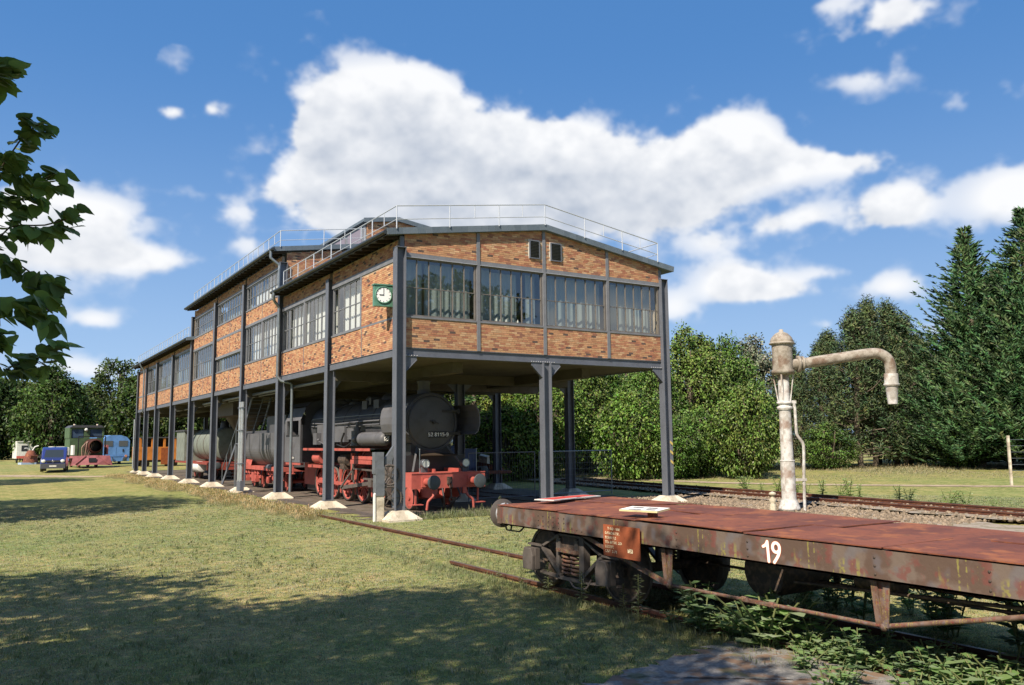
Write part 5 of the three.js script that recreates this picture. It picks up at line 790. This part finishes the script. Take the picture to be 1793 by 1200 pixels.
// conifer: whorls of rising or hanging sprays
function conifer(T, seed, { h, rad, low, whorls, per, pal, up = .35, spray = 9, leaf = .35, shape = 1 }) {
  const r = rng(seed), Lv = new Leaves(), W = mb(); W.pipe([V(0, -.3, 0), V(0, h * .5, 0), V(0, h * .98, 0)], .016 * h, 7, 12).tube(V(0, -.3, 0), V(0, h * .45, 0), .022 * h, 8, .012 * h);
  for (let k = 0; k < whorls; k++) {
    const t = (k + r()) / whorls, y = lerp(low, h, t), R = rad * Math.pow(1 - t, shape) * (.7 + .5 * r()) + .1;
    for (let b = 0; b < per; b++) {
      const a = r() * 6.283, len = R * (.55 + .75 * r() * r() + .15 * r()), rise = up * (.6 + .8 * r()), dirx = Math.cos(a), dirz = Math.sin(a), col = tint(r, pal, .35), n = Math.max(3, Math.round(spray * len / rad * 1.6));
      for (let q = 0; q < n; q++) {
        const f = .25 + .75 * (q + r()) / n, p = V(dirx * len * f, y + len * f * f * rise - len * f * .1, dirz * len * f);
        for (let m = 0; m < 3; m++) { const s = (m - 1) * (.8 + .4 * r()), td = V(dirx * .8 - dirz * s, rise * (.7 + .8 * r()) + (r() - .5) * .6, dirz * .8 + dirx * s).normalize(), sd = new THREE.Vector3().crossVectors(td, rdir(r)).normalize(), l = leaf * (.7 + .7 * r()) * (1.15 - .4 * f); Lv.quad(p, td, sd, l * .12, l, col.map(x => x * (.8 + .4 * r())), 0, V(dirx, .35, dirz).normalize()); }
      }
    }
  }
  W.build('trunk', M.bark, T); Lv.build('crown', M.needle, T); return T;
}
function pineTree(T, seed, { h, rad, low, pal, clumps, leaf = .3 }) { // tufts of needles at the ends of crooked limbs
  const r = rng(seed), Lv = new Leaves(), W = mb(); W.pipe([V(0, -.3, 0), V(.15, h * .3, .1), V(-.1, h * .6, 0), V(.1, h * .95, 0)], .02 * h, 8, 16);
  for (let k = 0; k < clumps; k++) {
    const t = Math.pow(r(), .8), y = lerp(low, h, t), R = rad * (1 - .93 * Math.pow(t, 1.35)) * (.35 + .75 * r()), a = r() * 6.283, p = V(Math.cos(a) * R, y + (r() - .3) * .6, Math.sin(a) * R); if (k % 4 === 0) W.pipe([V(0, y * .88, 0), V(p.x * .6, y * .95, p.z * .6), p], .03 + .02 * r(), 5, 5);
    const base = tint(r, pal, .35), cr = .45 + .35 * r();
    for (let m = 0; m < 44; m++) { const d = rdir(r); d.y = d.y * .7 + .3; d.normalize(); const c = p.clone().addScaledVector(rdir(r), cr * Math.pow(r(), .5)), s = new THREE.Vector3().crossVectors(d, rdir(r)).normalize(), l = leaf * (.7 + .6 * r()); Lv.quad(c, d, s, l * .1, l, base.map(x => x * (.8 + .4 * r())), 0, c.clone().sub(V(0, y - .4, 0)).normalize()); }
  }
  W.build('trunk', M.bark, T); Lv.build('crown', M.needle, T); return T;
}
const LT = [[1, 1, 1], [.78, .92, .85], [1.12, 1.02, .85], [.7, .85, .75], [.95, 1.05, .9]].map(c => { const m = leafMat(); m.color.setRGB(...c); return m; });
const veg = (name, label, cat, group) => thing(name, label, cat, [0, 0, 0], 0, group);
const P_BRIGHT = [[.22, .36, .07], [.27, .4, .09], [.17, .3, .055], [.33, .43, .13]], P_DARK = [[.075, .13, .036], [.095, .155, .042], [.065, .115, .034], [.12, .175, .05]], P_SILV = [[.32, .36, .24], [.38, .41, .3], [.27, .33, .2]], P_PINE = [[.08, .14, .07], [.105, .165, .08], [.135, .185, .08], [.16, .2, .085]], P_CON = [[.07, .16, .065], [.095, .19, .075], [.13, .21, .085]];
function plant(proto, list, label, group, tints) { const base = [label ?? proto.userData.label, group ?? proto.userData.group]; list.forEach(([x, z, h, w, own], i) => { const s = h / proto.userData.h, q = [s * (w ?? 1), s, s * (w ?? 1)], turn = (i * 2.399) % 6.28; let o = proto; if (proto.userData.used) { o = proto.clone(); o.name = numbered(proto.name.replace(/_\d{3}$/, '')); o.userData = { ...proto.userData }; scene.add(o); } proto.userData.used = 1; if (tints) o.children.forEach(q => { if (q.name === 'crown') q.material = tints[(i * 3) % tints.length]; }); o.position.set(x, gh(x, z), z); o.rotation.y = turn; o.scale.set(...q); if (own) { o.userData.label = own; delete o.userData.group; } else { o.userData.label = base[0]; if (base[1]) o.userData.group = base[1]; } if (group) o.userData.group = group; }); }
{
  const a1 = broadTree(veg('leafy_tree', 'bright green leafy tree beyond the rusty track', 'tree', 'bright green trees beyond the track'), 101, { h: 9.5, rad: 3.1, low: .3, clumps: 760, per: 38, leaf: .17, pal: P_BRIGHT, clumpR: .5, stems: 3, taper: .55 }); a1.userData.h = 9.5;
  plant(a1, [[31, -19.1, 10, .95, 'tallest bright green tree beside the striped corner column'], [34.6, -19.4, 9.6, .9], [27.3, -19.4, 8.2, 1], [19.5, -20, 8.2, .9], [20.3, -24.5, 9, 1], [24, -23, 9.6, .8], [38.5, -21.5, 8.4], [30.8, -29, 9.5], [12, -30, 9], [15.5, -34, 10]], null, null, LT);
  const a2 = broadTree(veg('shrub', 'bright yellow green shrub reaching the ground by the gravel path', 'shrub', 'shrubs beside the gravel path'), 102, { h: 5.2, rad: 2.3, low: .1, clumps: 420, per: 34, leaf: .15, pal: P_BRIGHT, clumpR: .4, stems: 4, taper: .7 }); a2.userData.h = 5.2;
  plant(a2, [[28, -11.6, 5.6, .85, 'rounded bright shrub between the striped corner column and the water crane'], [24.4, -14.2, 3.8, 1.1], [27.2, -14.6, 4.2], [22.2, -15.4, 5.4, .95, 'bright shrub showing between the middle and the striped corner columns'], [15.8, -19.5, 4.6, 1.2], [11.5, -22, 4.4, 1.2], [50.2, -11.2, 2.9, 1.2, 'small bright shrub at the foot of the tall conifers'], [43, -17, 3.4, 1.3], [31.5, -15.6, 4.4]], null, null, LT);
  const b = broadTree(veg('silver_willow', 'pale silvery willow rising behind the green trees', 'tree', 'silvery willows behind the green trees'), 103, { h: 10, rad: 3, low: .6, clumps: 520, per: 34, leaf: .2, pal: P_SILV, clumpR: .55, stems: 2, taper: .5 }); b.userData.h = 10; plant(b, [[45.7, -26.5, 10.9], [35.4, -33, 10.2, 1.2], [43.2, -30.4, 9.6]]);
  const p1 = pineTree(veg('pine_tree', 'dark blue green pine behind the water crane spout', 'tree', 'pines behind the water crane'), 104, { h: 11.5, rad: 3.4, low: .9, pal: P_PINE, clumps: 430 }); p1.userData.h = 11.5; plant(p1, [[46.2, -19, 10.4], [45.2, -15.9, 11.6, .95], [47.4, -16.2, 12.6, .8], [50.4, -16.4, 12.6, .9], [52.6, -16.6, 11.8, .85], [56, -17.6, 10.6], [45.4, -22.4, 10], [42.6, -19.2, 7.6, 1, 'short dark pine directly behind the water crane column'], [53.4, -20, 11.8], [49, -14.6, 8.6], [44.2, -18.4, 9.4, .9]]);
  const e1 = conifer(veg('cypress_tree', 'tall pointed green conifer at the wire fence', 'tree', 'tall conifers by the wire fence'), 105, { h: 18, rad: 8.4, low: .5, whorls: 90, per: 10, pal: P_CON, up: .5, spray: 21, leaf: .5, shape: 1.0 }); e1.userData.h = 18; plant(e1, [[52, -10.6, 18.2, .95], [52.6, -6.6, 18.8, 1], [62, -13.6, 17, 1], [57, -13.6, 12.4, 1.1], [54.3, -8.2, 14, 1.3], [60, -6, 18], [50.6, -11.6, 9.5, 1.4, 'shorter spreading conifer in front of the tall pointed ones'], [53.6, -12.4, 12, 1.3]]);
  const e2 = conifer(veg('spruce_tree', 'dark spruce with hanging boughs seen beneath the hall floor', 'tree', 'spruces beyond the hall'), 106, { h: 10, rad: 2.6, low: .5, whorls: 34, per: 7, pal: P_CON, up: .1, spray: 9, leaf: .42, shape: .75 }); e2.userData.h = 10; plant(e2, [[26, -24.8, 10.4], [18, -27, 9.6, 1.1], [23.2, -27, 9]]);
  const c1 = broadTree(veg('forest_tree', 'dark green forest tree at the far edge of the lawn', 'tree', 'dark trees at the edge of the lawn'), 107, { h: 13, rad: 5, low: .8, clumps: 520, per: 26, leaf: .45, pal: P_DARK, clumpR: .95, taper: .75 }); c1.userData.h = 13;
  plant(c1, [[-14, -143, 14.5], [-9.6, -128, 13], [4.6, -145, 12.6, 1.1], [10.4, -117.8, 13.4], [16.8, -137, 13.4, 1.2], [16.1, -114, 11.6, 1.1], [22.3, -122, 12.6, 1.1], [23.7, -109, 11.8, 1.1], [28.4, -107, 11.6, 1.1], [35.3, -114, 12.6, 1.1], [36.5, -101, 12, 1.1], [37, -89, 11.4, 1.1], [36.9, -77, 11], [35.4, -66, 10.4], [33.4, -55.6, 10.2], [30.6, -45.5, 9.8], [-2.2, -173, 15, 1.3], [-18, -112, 9], [2, -160, 14, 1.2], [-6, -150, 14, 1.2], [20, -60, 10, 1], [26, -62, 11, 1], [22, -48, 9.5, 1], [14, -70, 10], [64, -24, 12], [70, -16, 13]], null, null, LT);
  const c2 = broadTree(veg('beech_tree', 'full green tree standing in front of the dark wood behind the van', 'tree'), 108, { h: 12, rad: 4.4, low: .5, clumps: 560, per: 28, leaf: .34, pal: [[.1, .19, .045], [.13, .22, .05], [.085, .16, .04]], clumpR: .7, taper: .5 }); c2.userData.h = 12; plant(c2, [[-3.6, -100, 12.4, .95]]);
  const c3 = broadTree(veg('locust_tree', 'tall loose tree with open crown beside the far end of the hall', 'tree'), 109, { h: 15, rad: 4.6, low: 4.5, clumps: 330, per: 26, leaf: .4, pal: P_DARK, clumpR: .75, gap: .42 }); c3.userData.h = 15; plant(c3, [[8, -131, 16.4, 1.05]]);
  // trees standing beside the lawn, out of the frame, that shade it
  const s1 = broadTree(veg('lime_tree', 'lime tree whose branches reach in from the side of the lawn', 'tree'), 110, { h: 11.5, rad: 4.4, low: 3, clumps: 1500, per: 44, leaf: .17, pal: P_DARK, clumpR: .62, maxX: 3.0 }); s1.userData.h = 11.5; s1.position.set(-15.2, gh(-15.2, 19.7), 19.7);
  const s2 = broadTree(veg('park_tree', 'broad park tree beside the lawn that shades the grass', 'tree', 'park trees beside the lawn'), 111, { h: 13, rad: 5.6, low: 4, clumps: 560, per: 30, leaf: .3, pal: P_DARK, clumpR: .85 }); s2.userData.h = 13; plant(s2, [[-17.8, -9.6, 13, .95], [-19.6, 14, 11, .95], [-17.6, -38, 12, .85], [19, 34, 15, 1], [13.5, 38, 15, 1]]);
}
// the lime tree's leafy twigs that hang into view: real leaves on real twigs
{
  const T = scene.getObjectByName('lime_tree'), r = rng(7), O = T.position, W = mb(), shape = (Lv) => 0;
  const tw = [[[-11.01, 4.68, 17.53], [-10.92, 4.76, 17.6], [-10.86, 4.82, 17.64]], [[-11.02, 4.18, 16.74], [-10.85, 4.39, 16.87], [-10.74, 4.58, 16.97], [-10.63, 4.67, 17.05]], [[-10.96, 4.47, 16.69], [-10.77, 4.34, 16.8], [-10.62, 4.26, 16.88], [-10.52, 4.33, 16.96]], [[-10.99, 3.71, 16.93], [-10.79, 3.85, 17.07], [-10.6, 3.85, 17.19], [-10.38, 3.92, 17.34]], [[-10.95, 4.24, 16.31], [-10.78, 4.21, 16.42], [-10.6, 4.21, 16.53]], [[-10.92, 3.67, 16.73], [-10.72, 3.61, 16.85], [-10.57, 3.48, 16.92], [-10.49, 3.46, 16.97]], [[-10.9, 3.31, 17.17], [-10.75, 3.23, 17.25], [-10.62, 3.26, 17.34], [-10.52, 3.19, 17.39]], [[-10.91, 2.73, 17.44], [-10.75, 2.8, 17.55], [-10.62, 2.84, 17.63], [-10.51, 2.92, 17.72]], [[-10.93, 3.09, 16.41], [-10.8, 3.13, 16.49]]];
  // one leaf: heart outline folded along the midrib
  const out = [[0, 0], [.3, -.08], [.5, .12], [.52, .4], [.36, .72], [.12, .95], [0, 1.12]], lp = [];
  for (let k = 0; k + 1 < out.length; k++) for (const s of [-1, 1]) { const f = (q) => [s * q[0], .14 * Math.abs(q[0]) - .1 * q[1] * q[1], q[1]], m0 = [0, -.1 * out[k][1] ** 2, out[k][1]], m1 = [0, -.1 * out[k + 1][1] ** 2, out[k + 1][1]]; const A = f(out[k]), Bq = f(out[k + 1]); lp.push(m0, A, Bq, m0, Bq, m1); }
  const lg = new THREE.BufferGeometry(); lg.setAttribute('position', new THREE.Float32BufferAttribute(lp.flat(), 3)); lg.setAttribute('uv', new THREE.Float32BufferAttribute(new Float32Array(lp.length * 2), 2)); lg.computeVertexNormals();
  const mats = [[.12, .21, .05], [.15, .27, .06], [.2, .32, .07], [.09, .16, .04]].map(c => { const m = leafMat({ vertexColors: false, transmission: .45, roughness: 1, specularIntensity: .7 }); m.color.setRGB(...c); return m; });
  const q = new THREE.Object3D();
  for (const b of tw) {
    const pts = b.map(p => V(p[0] - O.x, p[1] - O.y, p[2] - O.z)), start = pts[0].clone().lerp(V(0, 5.5, 0), .18); W.pipe([start, ...pts], .006, 5, 20);
    const cv = new THREE.CatmullRomCurve3([start, ...pts]), n = Math.round(cv.getLength() * 40);
    for (let k = 0; k < n; k++) {
      const t = .12 + .88 * Math.pow((k + r()) / n, .8), p = cv.getPoint(t), tg = cv.getTangent(t); p.add(V((r() - .5) * .14, (r() - .55) * .16, (r() - .5) * .16));
      const o = new THREE.Mesh(lg, mats[Math.floor(r() * 4)]); o.name = 'leaf'; o.position.copy(p); q.position.copy(p); q.up.set(r() - .5, 1, r() - .5); q.lookAt(p.clone().add(tg.clone().multiplyScalar(.6)).add(V((r() - .5) * 1.6, -.5 + (r() - .5) * 1.1, (r() - .5) * 1.6))); o.quaternion.copy(q.quaternion); o.scale.setScalar(.075 + .055 * r()); T.add(o);
    }
  }
  W.build('twigs', M.bark, T);
}
// ---------- grass ----------
const onPave = (x, z) => z > 16.9 + Math.max(0, -x - 4.4) * .2 && x > -9 && x < -3.2 && x > -3.3 - (z - 16.6) * 2.2;
function bladeTuft(seed, n, h, w, spread, seeds = 0) { const r = rng(seed), Lv = new Leaves(); Lv.soft = .85; for (let k = 0; k < n; k++) { const a = r() * 6.283, b = V(Math.cos(a) * spread * r(), 0, Math.sin(a) * spread * r()), t = V(Math.cos(a) * .55 * r(), 1, Math.sin(a) * .55 * r()).normalize(), s = V(-Math.sin(a + r()), 0, Math.cos(a + r())), l = h * (.5 + .7 * r()), c = .8 + .4 * r(); Lv.quad(b, t, s, w, l, [c, c, c], l * .12 * r(), V(0, 1, 0)); if (seeds && r() < seeds) for (let m = 0; m < 3; m++) { const e = b.clone().addScaledVector(t, l * (.8 + .08 * m)); Lv.quad(e, t.clone().add(V((r() - .5) * .8, 0, (r() - .5) * .8)).normalize(), s, w * 2.2, .05, [1.5, 1.15, .8], 0, V(0, 1, 0)); } } return Lv.geo(); }
function scatter(name, label, cat, geo, n, seed, place) {
  const im = new THREE.InstancedMesh(geo, M.leaf, n), r = rng(seed), q = new THREE.Object3D(), c = new THREE.Color(); let k = 0;
  for (let t = 0; t < n * 4 && k < n; t++) { const s = place(r); if (!s) continue; q.position.set(s.x, gh(s.x, s.z) - .008, s.z); q.rotation.set((r() - .5) * .3, r() * 6.283, (r() - .5) * .3); q.scale.set(s.s, s.s * (s.v ?? 1), s.s); q.updateMatrix(); im.setMatrixAt(k, q.matrix); im.setColorAt(k, c.setRGB(...s.c)); k++; }
  im.count = k; im.name = numbered(name); scene.add(tag(im, label, cat, null, 'stuff')); return im;
}
const GREEN = [.21, .27, .09], STRAW = [.47, .43, .26], lawnC = (x, z, r) => m3(GREEN, STRAW, clamp(dry(x, z) * .75 + (r() - .5) * .7 - .05)).map(v => v * (.8 + .4 * r()));
const CX = -10.871, CZ = 23.941;
scatter('lawn_grass', 'short sunburnt lawn in front of the hall', 'grass', bladeTuft(201, 10, .03, .0045, .07), 190000, 202, (r) => {
  const d = 4.5 + 34 * Math.pow(r(), 1.15), a = (-14 + 92 * r()) * Math.PI / 180, x = CX + Math.sin(a) * d, z = CZ - Math.cos(a) * d; if (hallShade(x, z) || (onPave(x, z) && fbm2(x * 1.6, z * 1.6, 3, 15) < .56) || (x > 11 && x < 17 && z > -6)) return null; if ((Math.abs(x + 3.05) < .1 && z > 9.6) || (Math.abs(x + 1.55) < .09 && z > -3)) return null; return { x, z, s: (.8 + .7 * r()) * (1 + d * .02), v: .4 + .6 * r() * r(), c: lawnC(x, z, r) };
});
scatter('meadow_grass', 'taller pale grass on the field beyond the track', 'grass', bladeTuft(203, 12, .36, .01, .22, .3), 13000, 204, (r) => { const t = r(), x = 19 + 36 * r(), z = -34 + 40 * r(), s = x * .5325 - z * .846; if (s < 20 + 5 * r() || s > 48) return null; const q = fbm2(x * .16, z * .16, 3, 14), k = s > 28 ? .25 + 2.2 * clamp(q - .35) : .4; if (q < .4 && r() < .7) return null; return { x, z, s: (.45 + .7 * r() * r()) * k, c: m3([.22, .26, .09], [.44, .38, .22], r()) }; });
scatter('tall_dry_grass', 'tall reddish dry grass along the row of footings', 'grass', bladeTuft(205, 9, .3, .004, .16, .4), 6500, 206, (r) => { const z = -47 + 45.5 * r(), e = .4 + .9 * fbm2(z * .3, 3, 2, 8), x = -1.15 - 1.9 * r() * e; if (fbm2(x * .8, z * .8, 3, 12) < .42) return null; return { x, z, s: .35 + .75 * r() * r() + .15 * r(), c: m3([.22, .28, .09], [.46, .37, .22], r()) }; });
scatter('track_grass', 'ragged green grass along the rails of the flat wagon', 'grass', bladeTuft(207, 12, .2, .006, .09, .15), 5200, 208, (r) => { const z = 6 + 16 * r(), x = [-3.2 - .25 * r(), -2.3 + 1.2 * (r() - .5), -3.6 + (r() - .5) * .6][Math.floor(r() * 3)]; if (z < 9 && r() < .6) return null; return { x, z, s: .25 + .8 * r() * r() * r(), c: m3([.17, .25, .07], [.4, .36, .18], r() * .8) }; });
scatter('lawn_weeds', 'tufts of longer green grass in the lawn', 'grass', bladeTuft(209, 14, .06, .005, .08), 4200, 210, (r) => { const d = 6 + 30 * r(), a = (-8 + 80 * r()) * Math.PI / 180, x = CX + Math.sin(a) * d, z = CZ - Math.cos(a) * d; if (hallShade(x, z) || fbm2(x * .5, z * .5, 3, 9) < .52 || (x > 11.5 && x < 17)) return null; return { x, z, s: .6 + .8 * r(), c: m3([.12, .18, .045], [.22, .22, .08], r()) }; });
scatter('shade_weeds', 'green weeds in front of the locomotive', 'grass', bladeTuft(211, 12, .3, .008, .1), 700, 212, (r) => { const x = .3 + 5 * r(), z = -1 + 1.6 * r(); return { x, z, s: .4 + .7 * r() * r(), c: m3([.12, .18, .045], [.22, .22, .08], r()) }; });
// ---------- single weeds and nettles ----------
function weed(T, seed, h, n, leaf, wide, pal, whorl) { const r = rng(seed), Lv = new Leaves(), W = mb(); for (let st = 0; st < (whorl || 1); st++) { const lean = V((r() - .5) * (whorl ? 1.1 : .15), 1, (r() - .5) * (whorl ? 1.1 : .15)); W.pipe([V(0, -.05, 0), V(lean.x * h * .4, h * .5, lean.z * h * .4), V(lean.x * h, h, lean.z * h)], .006, 5, 8); for (let k = 0; k < n; k++) { const t = .12 + .88 * k / n, a = k * 2.4 + r(), p = V(lean.x * h * t, h * t, lean.z * h * t), l = leaf * (whorl ? 1.1 - .35 * t : 1.25 - .75 * t) * (.6 + .8 * r()), td = V(Math.cos(a), .35 + .5 * (r() - .3), Math.sin(a)).normalize(), sd = new THREE.Vector3().crossVectors(td, V(0, 1, 0)).normalize(); Lv.quad(p, td, sd, l * wide, l, tint(r, pal, .4), l * .25, V(0, 1, 0)); } } W.build('stem', mat([.12, .14, .05]), T); Lv.build('foliage', M.leaf, T); return T; }
{
  const w = weed(veg('fleabane_weed', 'upright narrow-leaved weed standing beside the wagon rail', 'weed', 'upright weeds by the wagon'), 301, .6, 46, .13, .09, [[.2, .24, .09], [.16, .2, .07]]); w.userData.h = .6;
  plant(w, [[-3.3, 12.9, .5], [-3.4, 13.9, .5], [-3.45, 15.2, .62], [-3.35, 12.2, .42], [-3.3, 16.0, .5], [-3.2, 14.6, .4], [3.9, -.4, .55], [-1.3, 12.1, .5], [-3.3, 11.4, .35], [2.9, .1, .4]]);
  const nt = weed(veg('nettle', 'broad-leaved green nettle growing along the flat wagon', 'weed', 'nettles along the flat wagon'), 302, .55, 16, .12, .33, [[.12, .25, .06], [.17, .3, .075], [.09, .2, .045]], 4); nt.userData.h = .55; const r = rng(303), L1 = [], L2 = [];
  for (let k = 0; k < 84; k++) { const z = 15.5 + 6 * Math.pow(r(), .8), x = -3.12 - .16 * r() + (r() < .45 ? .6 * r() : 0); (k % 2 ? L1 : L2).push([x, z, (.18 + .36 * r() * r()) * (z > 15.8 && z < 17.2 ? 1.25 : .9), 1.35]); } for (let k = 0; k < 26; k++) L1.push([-1.2 + 1.1 * r(), 15 + 6 * r(), .45 + .5 * r(), 1.1]); for (let k = 0; k < 10; k++) L2.push([-3.4 - .8 * r(), 18 + 2.4 * r(), .15 + .2 * r(), 1.3]);
  plant(nt, L1); const n2 = weed(veg('dock_plant', 'low leafy dock plant beside the wagon rail', 'weed', 'dock plants along the flat wagon'), 304, .35, 9, .12, .36, [[.15, .28, .065], [.2, .33, .09]], 5); n2.userData.h = .35; plant(n2, L2);
  const sh = weed(veg('track_weed', 'small green weed on the gravel by the water crane', 'weed', 'weeds on the gravel'), 305, .5, 14, .13, .25, P_BRIGHT, 4); sh.userData.h = .5; const L3 = []; for (let k = 0; k < 26; k++) { const z = -4 + 16 * r(); L3.push([17.6 - .1 * z + 2 * r(), z, .3 + .5 * r(), 1.4]); } plant(sh, L3);
}
scene.traverse(o => { if (o.isMesh) { o.castShadow = o.receiveShadow = true; } });
renderer.render(scene, camera);
